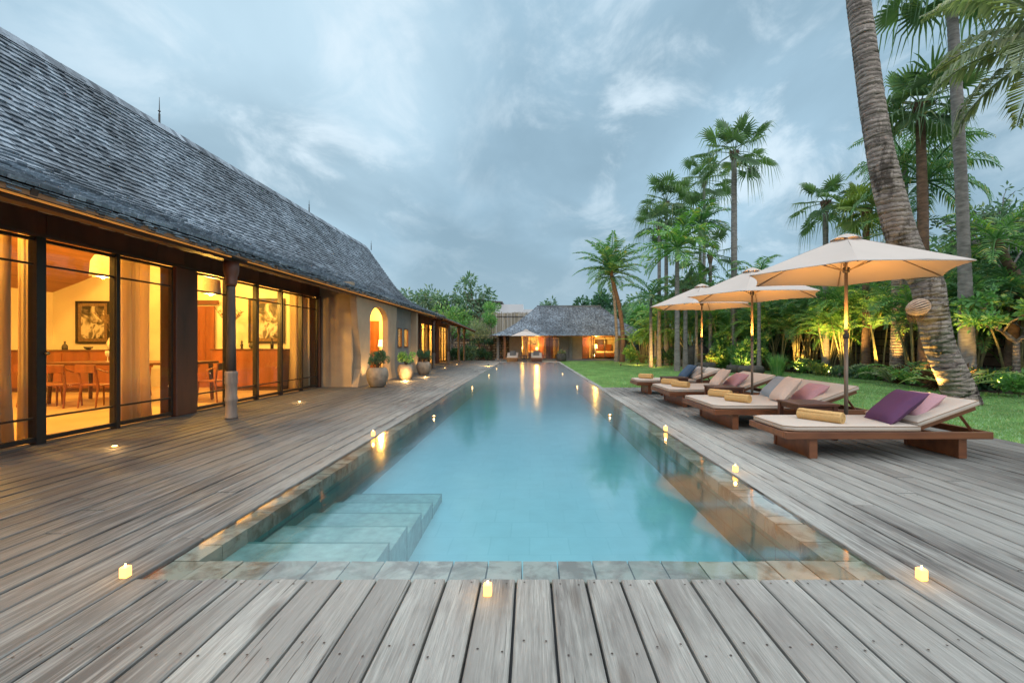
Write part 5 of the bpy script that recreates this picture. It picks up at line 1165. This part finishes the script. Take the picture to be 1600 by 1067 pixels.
def feather_palm(x, y, h, label, tr=.10, nl=16, L=1.9, ll=.45, bend=(0, 0), leaf='leaf_pinnate', bark='bark_slim', seed=1, shaft=True, name='feather_palm', droop=1.7, path=None, rads=None, lw=.022, group='feather palms', nlf=26, hang=.5, upel=1.35):
    random.seed(seed); p = palm_base(name, (x, y, -.03), label, group=group); bx, by = bend
    P = path or [(0, 0, 0), (bx*.2, by*.2, h*.33), (bx*.6, by*.6, h*.7), (bx, by, h)]
    top = Vector(P[-1]); trunkmb(P, rads or [tr*1.4, tr, tr*.95, tr*.8], n=12).build('trunk', bark, p, True)
    if shaft: q = MB(); q.tube([top-Vector((0, 0, .05)), top+Vector((0, 0, .35)), top+Vector((0, 0, .6))], [tr*.95, tr*.9, tr*.45], 8); q.build('crown_shaft', 'crown_shaft', p, True)
    q = MB(); bz = top+Vector((0, 0, .5 if shaft else .0))
    for k in range(nl):
        t = k/(nl-1); el = upel-1.75*t+random.uniform(-.12, .12); pinnate(q, bz, k*2.4+random.uniform(-.25, .25), el, L*random.uniform(.85, 1.1), droop*random.uniform(.75, 1.1)*(1-.35*t), nlf, ll, lw, hang=hang)
    q.build('crown', leaf, p); return p
def areca(x, y, h, label, canes=9, spread=.5, seed=1, leaf='leaf_areca', L=1.25, lean=(0, 0), nfr=6, cane='cane', ll=.34, group='areca palm clumps', scale=1):
    random.seed(seed); p = palm_base('areca_clump', (x, y, 0), label, 'palm clump', group); q = MB(); c = MB()
    for k in range(canes):
        a = random.random()*6.28; r0 = random.uniform(.03, .18); sp = spread*random.uniform(.3, 1); hh = h*random.uniform(.45, .85); b = Vector((r0*math.cos(a), r0*math.sin(a), 0)); tp = Vector((b.x+sp*math.cos(a)+lean[0], b.y+sp*math.sin(a)+lean[1], hh))
        c.tube([b, b.lerp(tp, .5)+Vector((-sp*.12*math.cos(a), -sp*.12*math.sin(a), .0)), tp, tp+(tp-b).normalized()*.28], [.032, .026, .022, .012], 6)
        for j in range(nfr):
            pinnate(q, tp+Vector((0, 0, .18)), j*2.4+a+random.uniform(-.3, .3), 1.25-1.0*j/nfr+random.uniform(-.1, .1), L*random.uniform(.75, 1.1), 1.7*random.uniform(.7, 1.2), 18, ll, .020, hang=.35)
    c.build('canes', cane, p, True); q.build('fronds', leaf, p); return p
def bush(x, y, h, r, label, leaf='leaf_light', n=900, ln=.14, wd=.04, seed=1, name='shrub', z0=.05, upw=.5, group='garden shrubs', clumps=7):
    random.seed(seed); p = empty(name, (x, y, 0), label, 'shrub', group); q = MB(); L = MB(); cs = []
    for k in range(clumps):
        a = random.random()*6.28; rr = r*random.uniform(.1, .75); cs.append(Vector((rr*math.cos(a), rr*math.sin(a), z0+h*random.uniform(.25, .85)))); q.tube([(0, 0, 0), cs[-1]*.5, cs[-1]], [.02, .012, .006], 5)
    for i in range(n):
        c = random.choice(cs); d = Vector((random.gauss(0, 1), random.gauss(0, 1), random.gauss(0, .8))).normalized()*r*.48*random.random()**.4; leafq(L, c+d, d.normalized()+Vector((0, 0, upw)), ln*random.uniform(.7, 1.2), wd)
    q.build('stems', 'bark_brown', p); L.build('foliage', leaf, p); return p
def rosette_tree(x, y, h, r, label, leaf='leaf_tree', seed=1, depth=4, ln=.22, wd=.035, per=12, trunk_h=.35, tr=.12, bark='bark_slim', name='frangipani_tree', flat=.6, fork=3, group=None, cat='tree', cl=.12):
    random.seed(seed); p = empty(name, (x, y, -.03), label, cat, group); q = MB(); L = MB()
    def grow(pos, d, ln_, rad, k):
        mid = pos+d*ln_*.5+Vector((random.uniform(-1, 1), random.uniform(-1, 1), 0))*ln_*.07; e = pos+d*ln_; q.tube([pos, mid, e], [rad, rad*.85, rad*.7], 6, cap=False)
        if k <= 1:
            for i in range(per): dd = Vector((random.gauss(0, 1), random.gauss(0, 1), random.gauss(.25, .6))).normalized(); leafq(L, e+dd*cl*random.random(), dd, ln*random.uniform(.7, 1.15), wd)
        if k == 0: return
        for i in range(fork if k > 1 else 2):
            a = random.random()*6.28; nd = (d+Vector((math.cos(a), math.sin(a), random.uniform(-.15, .35)*flat))*random.uniform(.5, .9)).normalized(); grow(e, nd, ln_*random.uniform(.66, .85), rad*.65, k-1)
    th = h*trunk_h; q.tube([(0, 0, 0), (random.uniform(-.05, .05), 0, th*.5), (0, 0, th)], [tr*1.3, tr, tr*.9], 8)
    l0 = (h-th)/2.6
    for i in range(fork+1):
        a = i*6.28/(fork+1)+random.random()*.6; grow(Vector((0, 0, th)), Vector((math.cos(a)*r/h*1.1, math.sin(a)*r/h*1.1, random.uniform(.55, 1))).normalized(), l0, tr*.6, depth-1)
    q.build('trunk', bark, p, True); L.build('crown', leaf, p); return p
def leafy_tree(x, y, h, r, label, leaf='leaf_dark', seed=1, n=2600, trunk_h=.3, tr=.15, clumps=26, ln=.22, wd=.06, group=None, name='broadleaf_tree', sq=.8, cs_=.3):
    random.seed(seed); p = empty(name, (x, y, -.05), label, 'tree', group); q = MB(); L = MB(); cs = []; th = h*trunk_h
    q.tube([(0, 0, 0), (.05, 0, th*.6), (0, 0, th), (.1, 0, h*.7)], [tr*1.3, tr, tr*.9, tr*.4], 8)
    for k in range(clumps):
        d = Vector((random.gauss(0, 1), random.gauss(0, 1), random.gauss(0, 1))).normalized()*random.random()**.45; c = Vector((d.x*r, d.y*r, th+(h-th)*(.52+.46*d.z*sq/.8))); cs.append((c, r*cs_*random.uniform(.6, 1.25))); q.tube([(0, 0, th*random.uniform(.8, 1.3)), Vector((0, 0, th)).lerp(c, .55)+Vector((0, 0, -.1)), c], [tr*.4, tr*.22, .015], 5, cap=False)
    for i in range(n):
        c, rr = random.choice(cs); d = Vector((random.gauss(0, 1), random.gauss(0, 1), random.gauss(0, .75))).normalized()*rr*random.random()**.35; leafq(L, c+d, d+Vector((0, 0, -.1)), ln*random.uniform(.7, 1.25), wd)
    q.build('trunk', 'bark_brown', p, True); L.build('crown', leaf, p); return p
def X(px, Y): return (px-VPX)*Y/F_PX
def Z(py, Y): return CAMZ-(py-VPY)*Y/F_PX
# --- leaning coconut trunk
TY = 8.6
path = [(px, py) for px, py in ((1506, 636), (1490, 590), (1468, 540), (1455, 482), (1447, 440), (1416, 390), (1389, 300), (1373, 225), (1361, 150), (1351, 75), (1341, 0), (1334, -70), (1328, -200), (1320, -420))]
b0 = at(1506, 634, TY); b0.z = -.03
P = [(Vector((at(a, b, TY).x, TY, at(a, b, TY).z))-Vector((b0.x, TY, b0.z))) for a, b in path]; P[0] = Vector((0, 0, -.03))
cp_ = empty('leaning_coconut_palm', (b0.x, TY, b0.z), 'thick leaning ringed palm trunk rising out of the frame behind the nearest umbrella', 'palm tree')
random.seed(3); trunkmb(P, [.285, .25, .235, .25, .255, .25, .24, .215, .205, .195, .19, .185, .18, .18], n=20, ring=.05, amp=.4).build('trunk', 'bark_grey', cp_, True)
q = MB(); tp = P[-1]
for k in range(18): pinnate(q, tp, k*2.4, 1.2-1.3*k/18, 2.9, 1.5, 30, .65, .03)
q.build('crown', 'leaf_pinnate', cp_)
# slatted shell-shaped ornament with roots tied to the leaning trunk
sh = empty('hanging_shell_planter', at(1432, 481, 8.28), 'round striped shell-like planter with fibrous roots fixed to the leaning palm trunk', 'planter')
sh.scale = (.88, .88, .88)
q = MB(); n = 9
for k in range(n):
    a = -1.15+2.3*k/(n-1); vs = []; m = 8
    for i in range(m+1):
        t = -1.45+2.9*i/m; rr = .215
        for s_ in (-.088, .088):
            th = a+s_*1.0; vs.append((rr*1.12*math.sin(t)*1.0, -rr*math.cos(t)*math.cos(th)*.95, rr*.78*math.cos(t)*math.sin(th)))
    q.add(vs, [(2*i, 2*i+1, 2*i+3, 2*i+2) for i in range(m)], random.random())
o = q.build('slats', 'shell', sh, True); md = o.modifiers.new('t', 'SOLIDIFY'); md.thickness = .014; o.rotation_euler = (R(-10), R(-18), 0)
q = MB(); q.lathe([(.02, -.14), (.12, -.10), (.17, 0), (.12, .10), (.02, .14)], 14, M=Matrix.Scale(1.1, 4, (1, 0, 0))); q.build('core', 'black_metal', sh, True)
q = MB()
for k in range(60): a = random.uniform(-.17, .2); q.tube([(a, random.uniform(-.05, .12), -.10), (a+random.uniform(-.02, .05), random.uniform(0, .12), -.2), (a*.8+random.uniform(0, .1), .1, -.2-random.random()*.16)], [.007, .005, .002], 4)
q.build('roots', 'fibre', sh)
# --- tall palms, left to right
fan_palm(X(1147, 20), 20, Z(240, 20), 'tallest slim fan palm standing alone against the sky, right of the palm cluster', .13, 19, 1.15, .98, seed=11, bark='bark_slim')
fan_palm(X(1041, 24), 24, Z(318, 24), 'fan palm with a full round crown at the left top of the palm cluster', .10, 22, 1.0, .95, seed=12)
fan_palm(X(1100, 26), 26, Z(285, 26), 'fan palm at the top of the cluster, right of the full round crown', .095, 17, 1.2, 1.0, seed=13)
feather_palm(X(1094, 22.5), 22.5, Z(350, 22.5), 'feather palm in the middle of the palm cluster, below the top two crowns', .085, 17, 1.9, .55, lw=.04, seed=14, shaft=False, group='tall feather palms')
fan_palm(X(1110, 21), 21, Z(400, 21), 'lower fan palm on the right side of the palm cluster', .08, 14, 1.0, .75, seed=15)
feather_palm(X(1058, 19), 19, Z(405, 19), 'bright green feather palm with pale crown shaft in front of the palm cluster', .10, 18, 2.1, .6, lw=.04, seed=16, leaf='leaf_areca', group='feather palms')
fan_palm(X(1030, 23), 23, Z(352, 23), 'fan palm with a thin crown low on the left of the cluster', .09, 12, .8, .7, seed=17)
fan_palm(X(1071, 20), 20, Z(455, 20), 'short fan palm under the feather palm of the cluster', .09, 14, .6, .6, seed=18)
feather_palm(X(1017, 22), 22, Z(462, 22), 'small feather palm left of the palm cluster above the umbrella tip', .08, 14, 1.7, .48, lw=.04, seed=19, shaft=False)
c0 = (X(972, 28.5), 28.5)
feather_palm(c0[0], c0[1], 0, 'leaning coconut palm with an orange lit trunk in front of the pavilion roof', leaf='leaf_pinnate', bark='bark_brown', seed=20, shaft=False, L=2.7, ll=.60, lw=.045, nl=22, nlf=34, droop=1.25, path=[(0, 0, 0), (X(973, 28.5)-c0[0], 0, Z(525, 28.5)), (X(968, 28.5)-c0[0], 0, Z(480, 28.5)), (X(958, 28.5)-c0[0], 0, Z(440, 28.5)), (X(955, 28.5)-c0[0], 0, Z(422, 28.5))], rads=[.2, .14, .13, .12, .10], upel=1.62)
c1_ = (X(963, 29), 29)
feather_palm(c1_[0], c1_[1], 0, 'thin dark leaning palm just left of the orange lit coconut palm', tr=.09, seed=21, shaft=False, L=1.8, ll=.5, lw=.045, nl=13, path=[(0, 0, 0), (0, 0, Z(520, 29)), (X(960, 29)-c1_[0], 0, Z(470, 29)), (X(956, 29)-c1_[0], 0, Z(432, 29))], rads=[.14, .10, .09, .08])
# right hand group
fan_palm(X(1446, 12.6), 12.6, Z(165, 12.6), 'large fan palm with a dense round crown right of the leaning trunk', .13, 24, .75, .85, bend=(-.15, 0), seed=22, bark='bark_brown')
feather_palm(X(1414, 14.5), 14.5, Z(250, 14.5), 'feather palm partly hidden behind the leaning trunk', .10, 16, 2.0, .55, lw=.03, seed=23, shaft=False, hang=1.2, group='tall feather palms')
feather_palm(X(1446, 13.4), 13.4, Z(282, 13.4), 'feather palm with long drooping leaves below the large fan palm crown', .09, 14, 2.1, .66, nlf=44, seed=24, shaft=False, droop=2.0, hang=1.5, bark='bark_brown')
fan_palm(X(1512, 11.0), 11.0, Z(-60, 11.0), 'tall slender grey palm trunk with its hanging leaves at the top edge of the photo', .125, 22, 1.0, 1.0, bend=(-.45, 0), seed=25, bark='bark_slim')
fan_palm(X(1290, 16.5), 16.5, Z(318, 16.5), 'small fan palm left of the yellow green one above the nearest umbrella', .10, 15, .75, .72, seed=26, leaf='leaf_fan')
fan_palm(X(1353, 15.2), 15.2, Z(328, 15.2), 'yellow green fan palm just left of the leaning trunk above the nearest umbrella', .11, 20, .55, .72, seed=27, leaf='leaf_fan_yellow', bark='bark_brown')
feather_palm(X(1665, 8.2), 8.2, Z(60, 8.2), 'palm outside the right photo edge reaching in with large yellowish feather leaves', .17, 16, 2.4, .72, seed=28, shaft=False, leaf='leaf_olive', droop=1.5, hang=1.5, lw=.032, bark='bark_grey', nlf=58)
feather_palm(X(1572, 11.2), 11.2, 0, 'short coconut palm with a leaning orange lit trunk at the right side', seed=29, shaft=False, leaf='leaf_areca', bark='bark_brown', L=1.5, ll=.42, nl=15, path=[(0, 0, 0), (X(1590, 11.2)-X(1572, 11.2), 0, Z(450, 11.2)), (0, 0, Z(405, 11.2)), (X(1557, 11.2)-X(1572, 11.2), 0, Z(372, 11.2))], rads=[.14, .11, .10, .08])
feather_palm(X(1402, 14.2), 14.2, Z(360, 14.2), 'pale trunked palm rising behind the nearest umbrella, lit from its foot', .16, 12, 1.5, .4, seed=30, shaft=False, bark='bark_grey')
# trunks in the shade between the umbrellas
for i, (px, Y, top, l) in enumerate(((1186, 17.5, 430, 'pale slim palm trunk right of the middle umbrella pole'), (1146, 19.5, 455, 'slim grey palm trunk between the jar and the widest bowl'), (1088, 21.0, 452, 'slim palm trunk just behind the big stone jar'), (1024, 25.5, 505, 'young palm with an orange lit stem, left one of a pair at the lawn end'), (1033, 24.8, 508, 'young palm with an orange lit stem, right one of a pair at the lawn end'), (1060, 22.8, 470, 'grey palm trunk with a lit foot beside the orange garden light'))):
    feather_palm(X(px, Y), Y, Z(top, Y), l, .065 if i != 5 else .10, 11, 1.4, .42, lw=.035, seed=40+i, shaft=False, leaf='leaf_areca' if i in (3, 4) else 'leaf_pinnate', group='young feather palms in the border', nlf=18)
# areca clumps along the border
for i, (px, Y, h, cn, sp, L, l, lf) in enumerate((
    (1292, 16.6, 2.1, 10, .55, 1.15, 'areca clump whose canes are lit orange, left of the nearest umbrella pole', 'leaf_areca'),
    (1322, 15.8, 2.9, 10, .40, 1.25, 'taller areca clump right beside the nearest umbrella pole', 'leaf_areca'),
    (1246, 18.6, 2.7, 9, .5, 1.3, 'dark areca clump behind the low yellow lit fan leaf', 'leaf_pinnate'),
    (1218, 18.8, 2.9, 8, .6, 1.3, 'areca clump above the tuft of long grass', 'leaf_pinnate'),
    (1376, 14.8, 2.5, 3, .35, 1.2, 'areca with two tall bare curved canes lit orange', 'leaf_areca'),
    (1160, 19.8, 2.0, 8, .5, 1.1, 'areca clump between the slim pale trunks under the middle umbrella', 'leaf_areca'),
    (1118, 22.0, 2.2, 8, .5, 1.15, 'areca clump rising right of the big stone jar', 'leaf_areca'),
    (1045, 25.5, 1.9, 8, .5, 1.1, 'yellow green areca clump behind the orange stems at the lawn end', 'leaf_areca'),
    (1003, 27.0, 1.5, 8, .5, 1.2, 'low areca clump lit yellow on its left side in front of the annex', 'leaf_areca'),
    (1545, 12.0, 1.5, 5, .4, 1.0, 'small areca with yellow hanging leaves near the right photo edge', 'leaf_areca'),
    (1520, 11.9, 2.9, 7, .5, 1.3, 'dark areca mass behind the slender grey palm trunk', 'leaf_pinnate'),
    (1470, 12.6, 3.1, 8, .6, 1.4, 'areca mass between the leaning trunk and the slender grey trunk', 'leaf_pinnate'),
    (1090, 24.5, 2.9, 9, .6, 1.4, 'tall dark areca clump behind the farthest umbrella', 'leaf_pinnate'),
    (1140, 22.5, 3.1, 9, .6, 1.4, 'tall dark areca clump behind the middle umbrella', 'leaf_pinnate'),
    (1268, 18.2, 4.0, 9, .6, 1.5, 'tall areca clump whose tops show above the nearest umbrella slope', 'leaf_pinnate'),
    (1235, 20.5, 4.0, 9, .6, 1.5, 'tall areca clump left of the umbrella slope, farther back', 'leaf_pinnate'),
    (1196, 21.5, 3.2, 9, .6, 1.4, 'areca clump just left of the nearest umbrella tip', 'leaf_pinnate'),
    (1015, 26.5, 2.3, 7, .5, 1.3, 'areca clump at the corner of the lawn before the annex', 'leaf_pinnate'),
    (1040, 24.6, 3.3, 9, .8, 1.5, 'tall areca clump between the slim trunks left of the farthest umbrella', 'leaf_areca'),
    (1068, 23.4, 3.0, 9, .8, 1.4, 'areca clump above the big stone jar behind the farthest umbrella', 'leaf_areca'),
    (1085, 22.2, 2.4, 9, .7, 1.3, 'areca clump directly behind the big stone jar', 'leaf_pinnate'),
    (1130, 21.2, 2.8, 9, .8, 1.4, 'leafy areca clump between the two far umbrella poles', 'leaf_areca'),
    (1200, 19.4, 2.9, 9, .8, 1.4, 'leafy areca clump just right of the middle umbrella pole', 'leaf_areca'),
    (1340, 16.0, 3.4, 9, .7, 1.4, 'leafy areca clump close behind the nearest umbrella pole', 'leaf_areca'),
    (1430, 13.2, 2.6, 8, .6, 1.3, 'leafy areca clump between the pale lit trunk and the leaning trunk', 'leaf_areca'),
    (1590, 11.0, 3.2, 8, .6, 1.4, 'areca mass at the right photo edge behind the flat topped tree', 'leaf_pinnate'))):
    areca(min(X(px, Y), GX-.55), Y, h, l, cn, sp, 60+i, lf, L)
# flat-crowned frangipani at the right edge
rosette_tree(X(1588, 10.6), 10.6, 2.35, 1.9, 'flat topped small tree with bright green leaves and twisted trunk at the right edge', 'leaf_light', 81, 5, .15, .035, 12, .50, .07, 'bark_grey', 'flat_topped_tree', flat=-.2, cl=.18)
rosette_tree(X(1640, 12.5), 12.9, 5.0, 2.2, 'nearly bare branching frangipani against the sky at the right edge', 'leaf_tree', 82, 5, .2, .035, 5, .45, .09, 'bark_slim', 'frangipani_tree')
# trees beyond the wall and behind the house
for i, (px, Y, top, r, l, lf) in enumerate(((1490, 17, 355, 1.9, 'leafy tree beyond the garden wall behind the slender grey trunk', 'leaf_tree'), (1585, 15, 330, 2.0, 'dark leafy tree beyond the garden wall at the right edge', 'leaf_dark'), (1415, 20, 385, 2.0, 'leafy tree beyond the garden wall behind the leaning trunk', 'leaf_dark'), (1330, 24, 395, 2.6, 'dark tree beyond the garden wall above the nearest umbrella', 'leaf_dark'), (1230, 30, 415, 2.8, 'dark tree beyond the wall in the gap between the umbrellas', 'leaf_dark'), (1160, 34, 440, 2.6, 'dark tree behind the middle umbrella', 'leaf_dark'), (1095, 38, 440, 3.2, 'dark tree behind the palm cluster', 'leaf_dark'), (1030, 42, 462, 3.4, 'dark tree right of the annex roof', 'leaf_tree'), (985, 46, 470, 3.0, 'rounded tree above the right slope of the pavilion roof', 'leaf_tree'), (935, 48, 458, 2.4, 'dark rounded tree behind the right end of the pavilion ridge', 'leaf_dark'), (1010, 36, 480, 2.0, 'pale leafy tree between the coconut palm and the cluster', 'leaf_light'))):
    leafy_tree(X(px, Y), Y, Z(top, Y), r, l, lf, 100+i, 3200, .25, .14, 30, .2+Y*.005, .055+Y*.0012, 'trees behind the garden')
for i, (px, Y, top, r, l) in enumerate(((658, 38, 447, 1.7, 'rounded frangipani directly behind the lower end of the steep villa roof'), (700, 37, 451, 1.3, 'middle frangipani of the three behind the low wing roof'), (745, 36, 428, 1.45, 'tallest round crowned frangipani, right of the low wing roof'), (855, 44, 463, 1.05, 'small round tree showing above the left part of the pavilion ridge'), (682, 42, 464, 1.6, 'dark green frangipani between the first two behind the low wing'))):
    leafy_tree(X(px, Y), Y, Z(top, Y), r, l, 'leaf_tree', 120+i, 1000, .42, .11, 20, .38, .075, 'frangipani trees behind the villa', 'frangipani_tree', .8, .30)
# garden corner between wing and pavilion
bush(X(752, 32), 32, 1.9, 1.0, 'wispy pale shrub leaning over the rubble wall', 'leaf_olive', 1500, .22, .02, 140, z0=1.2); bush(X(768, 32.3), 32.3, 2.9, .7, 'bright green shrub in front of the bamboo screen', 'leaf_light', 1100, .25, .03, 141, z0=1.6)
bush(X(730, 31.7), 31.7, .9, .8, 'dark green shrub beside the last porch post', 'leaf_tree', 900, .22, .05, 142); bush(X(714, 31.5), 31.5, .6, .6, 'low dark shrub by the end of the low wing', 'leaf_dark', 800, .18, .05, 143)
bush(X(757, 31.9), 31.9, .7, .55, 'small dark shrub against the rubble wall', 'leaf_dark', 700, .16, .04, 144)
rosette_tree(X(755, 32), 32.1, 1.5, .5, 'small green sapling in front of the rubble wall left of the pool end', 'leaf_dark', 145, 4, .14, .03, 10, .4, .05, group=None, name='sapling')
rosette_tree(X(706, 32), 32.0, 2.6, 1.2, 'crooked branching tree beside the porch', 'leaf_olive', 146, 4, .14, .03, 4, .45, .08, group=None, name='crooked_tree')
bush(X(700, 34.5), 34.5, 3.0, 1.8, 'green shrub mass above the low wing roof', 'leaf_light', 1500, .25, .05, 147, z0=1.0, clumps=12); bush(X(728, 35), 35, 2.8, 1.3, 'green shrub mass behind the porch roof end', 'leaf_light', 1100, .25, .05, 148, z0=.8, clumps=10)
# undergrowth at the lawn edge
U = (((1283, 16.2, .30, .38, 'small yellow lit bush at the foot of the lit areca canes', 'leaf_fan_yellow', 700, .09, .03)), (1362, 14.3, .24, .3, 'small green ground plant left of the pale lit trunk', 'leaf_light', 500, .1, .035), (1315, 15.4, .16, .35, 'dark bush at the foot of the tall areca clump', 'leaf_tree', 900, .1, .03), (1340, 14.9, .28, .4, 'low dark bush just right of the nearest umbrella pole', 'leaf_tree', 700, .1, .03),
     (1128, 20.5, 1.3, .8, 'broad leafy green shrub right of the big stone jar', 'leaf_light', 1100, .2, .06), (1160, 18.8, 1.0, .7, 'green shrub behind the widest low bowl', 'leaf_light', 1000, .18, .05), (1108, 21.8, 1.5, .7, 'leafy shrub rising behind the jar', 'leaf_tree', 1000, .2, .055), (1110, 20.4, .75, .25, 'small yellow lit shrub touching the right side of the big stone jar', 'leaf_fan_yellow', 300, .16, .04),
     (1178, 18.9, 1.5, .6, 'bright leafy shrub just right of the middle umbrella pole', 'leaf_light', 1200, .18, .05), (1590, 9.6, .45, .35, 'small pale green plant at the lower right of the border', 'leaf_light', 450, .12, .035), (1420, 12.8, .3, .4, 'low reddish plant beside the pale lit trunk', 'leaf_red', 500, .2, .03), (1475, 11.2, .28, .55, 'dark reddish ground plants behind the leaning trunk foot', 'leaf_red', 800, .2, .035), (1545, 10.9, .25, .5, 'dark low ground plants right of the leaning trunk', 'leaf_dark', 700, .2, .04),
     (1262, 17.6, .35, .5, 'low green plants around the wall spotlight', 'leaf_tree', 600, .12, .03), (985, 27.4, .9, .6, 'round yellowish bush before the right end of the pavilion', 'leaf_light', 700, .2, .05), (1050, 24, .7, .6, 'dark shrub at the lawn end behind the lit stems', 'leaf_dark', 700, .2, .05), (1075, 23.6, .6, .6, 'dark low shrub just left of the big stone jar', 'leaf_dark', 700, .2, .05))
for i, (px, Y, h, r, l, lf, n, ln, wd_) in enumerate(U): bush(X(px, Y), Y, h, r, l, lf, n, ln, wd_, 160+i)
# dense shade planting against the wall, each its own shrub
for i, (Y, h, l) in enumerate(((29.5, 2.4, 'dark hedge plant at the far end of the garden wall'), (26.5, 2.6, 'dark hedge plant behind the yellow green areca'), (23.5, 2.4, 'dark hedge plant in the shade behind the big jar'), (21.0, 2.5, 'dark hedge plant in the shade behind the slim trunks'))):
    bush(GX-.7, Y, h, 1.3, l, 'leaf_dark', 1500, .28, .06, 190+i, clumps=14, name='hedge_plant')
# tuft of long grass
random.seed(5); q = MB(); 
for i in range(420):
    a = random.random()*6.28; r0 = random.random()*.18; l = random.uniform(.5, .9); sp = random.uniform(.05, .38); b = Vector((r0*math.cos(a), r0*math.sin(a), 0)); m = b+Vector((math.cos(a)*sp*.4, math.sin(a)*sp*.4, l*.6)); e = b+Vector((math.cos(a)*sp*1.1, math.sin(a)*sp*1.1, l*.93)); w_ = Vector((-math.sin(a), math.cos(a), 0))*.007
    q.add([b-w_, b+w_, m+w_, m-w_, e], [(0, 1, 2, 3), (3, 2, 4)])
thing_mb('grass_tuft', q, 'leaf_light', 'tuft of long upright grass at the lawn edge right of the widest bowl', 'grass', None, (X(1214, 16.0), 16.0, -.02))
# single large leaves near the lights
def lowfan(px, Y, n, L, l, seed, leaf='leaf_areca', ll=.3, z=0.0, name='young_palm'):
    random.seed(seed); p = empty(name, (X(px, Y), Y, z), l, 'palm', 'young palms without trunks'); q = MB()
    for k in range(n): pinnate(q, (0, 0, .03), k*2.4+.4, 1.15-.5*k/n, L*random.uniform(.8, 1.1), 1.5, 15, ll, .026, hang=.3)
    q.build('fronds', leaf, p)
lowfan(1252, 17.3, 6, 1.15, 'young palm with yellow lit leaves by the wall spotlight', 201); lowfan(1418, 12.2, 6, 1.15, 'young palm with an orange lit leaf left of the leaning trunk', 202)
lowfan(1502, 10.0, 7, 1.15, 'young palm with a bright yellow leaf just right of the leaning trunk', 203, 'leaf_fan_yellow'); lowfan(1440, 11.6, 6, .75, 'young palm with dark leaves close to the leaning trunk foot', 204); lowfan(1570, 10.6, 6, 1.1, 'young palm with tall arching yellow leaves at the right edge', 205, 'leaf_fan_yellow')
lowfan(1392, 12.9, 7, 1.2, 'young broad leafed palm in front of the pale lit trunk', 206, 'leaf_olive'); lowfan(1130, 20.3, 7, 1.5, 'young palm with yellow leaves above the right side of the jar', 207); lowfan(1022, 25.3, 7, .9, 'young palm with yellow lit leaves on the pair of orange stems', 208, 'leaf_fan_yellow', z=1.1*0)
# --- garden spotlights
def spot(px, py, tgt, power, label, cone=75, Y=None, vis=True):
    c = gr(px, py, .06) if Y is None else Vector((X(px, Y), Y, .06))
    p = empty('garden_spotlight', (c.x, c.y, 0), label, 'light', 'garden spotlights in the border'); t = (Vector(tgt)-Vector((c.x, c.y, .12))).normalized(); M = Matrix.Translation((0, 0, .10)) @ t.to_track_quat('Z', 'Y').to_matrix().to_4x4()
    q = MB(); q.tube([(0, 0, 0), (0, 0, .10)], .008, 6); q.lathe([(.02, -.03), (.035, -.01), (.038, .06), (.034, .062)], 12, M=M); q.build('housing', 'lamp_body', p, True)
    q = MB(); q.lathe([(.030, .060), (.026, .066), (.004, .068)], 12, M=M); q.build('lens', 'lamp_glow', p)
    l = light('spot_beam', 'SPOT', (0, 0, .12)+0*t if False else tuple(Vector((0, 0, .10))+t*.10), power*5, YEL, .03, None, cone, .8); l.rotation_euler = t.to_track_quat('-Z', 'Y').to_euler(); l.parent = p
def T(px, py, Y): return at(px, py, Y)
spot(1241, 580, (12.2, 18.9, 1.4), 90, 'garden spotlight glowing in front of the dark wall beside the long grass', 80)
spot(1296, 586, T(1285, 500, 16.8), 90, 'garden spotlight under the orange lit areca canes', 70)
spot(1312, 588, T(1318, 470, 16), 110, 'garden spotlight at the foot of the taller areca clump', 70)
spot(1382, 589, T(1372, 480, 14.8), 90, 'garden spotlight below the two curved canes', 60)
spot(1398, 592, T(1402, 460, 14.2), 60, 'garden spotlight at the foot of the pale lit trunk', 60)
spot(1441, 601, T(1452, 560, 12.5), 20, 'garden spotlight glowing in the lawn edge left of the leaning trunk', 60)
spot(1452, 636, T(1436, 490, 8.3), 7, 'garden spotlight standing left of the leaning trunk foot, aimed at the shell planter', 50, Y=7.75)
spot(1452, 622, T(1458, 540, 8.45), 24, 'garden spotlight right at the foot of the leaning trunk', 90)
spot(1506, 608, T(1512, 470, 11.0), 60, 'garden spotlight behind the leaning trunk below the slender grey trunk', 80)
spot(1560, 613, T(1580, 440, 10.6), 90, 'garden spotlight among the yellow leaves at the right edge', 80)
spot(970, 571.5, T(968, 480, 28.4), 220, 'garden spotlight under the leaning coconut palm by the pavilion', 60)
spot(996, 570, T(998, 520, 27), 35, 'garden spotlight in the low areca clump before the annex', 90)
spot(1025, 574, T(1026, 500, 25.3), 60, 'garden spotlight at the pair of orange stems', 80)
spot(1057, 577, T(1060, 500, 22.8), 35, 'garden spotlight at the grey trunk left of the big stone jar', 60)
spot(1112, 576, T(1118, 500, 21.5), 22, 'garden spotlight behind the low bowl right of the big stone jar', 90)
spot(763, 571, T(765, 545, 33.1), 40, 'garden spotlight lighting the rubble wall left of the pool end', 110)
spot(1168, 580, T(1160, 480, 19.8), 24, 'garden spotlight behind the widest low bowl', 90)
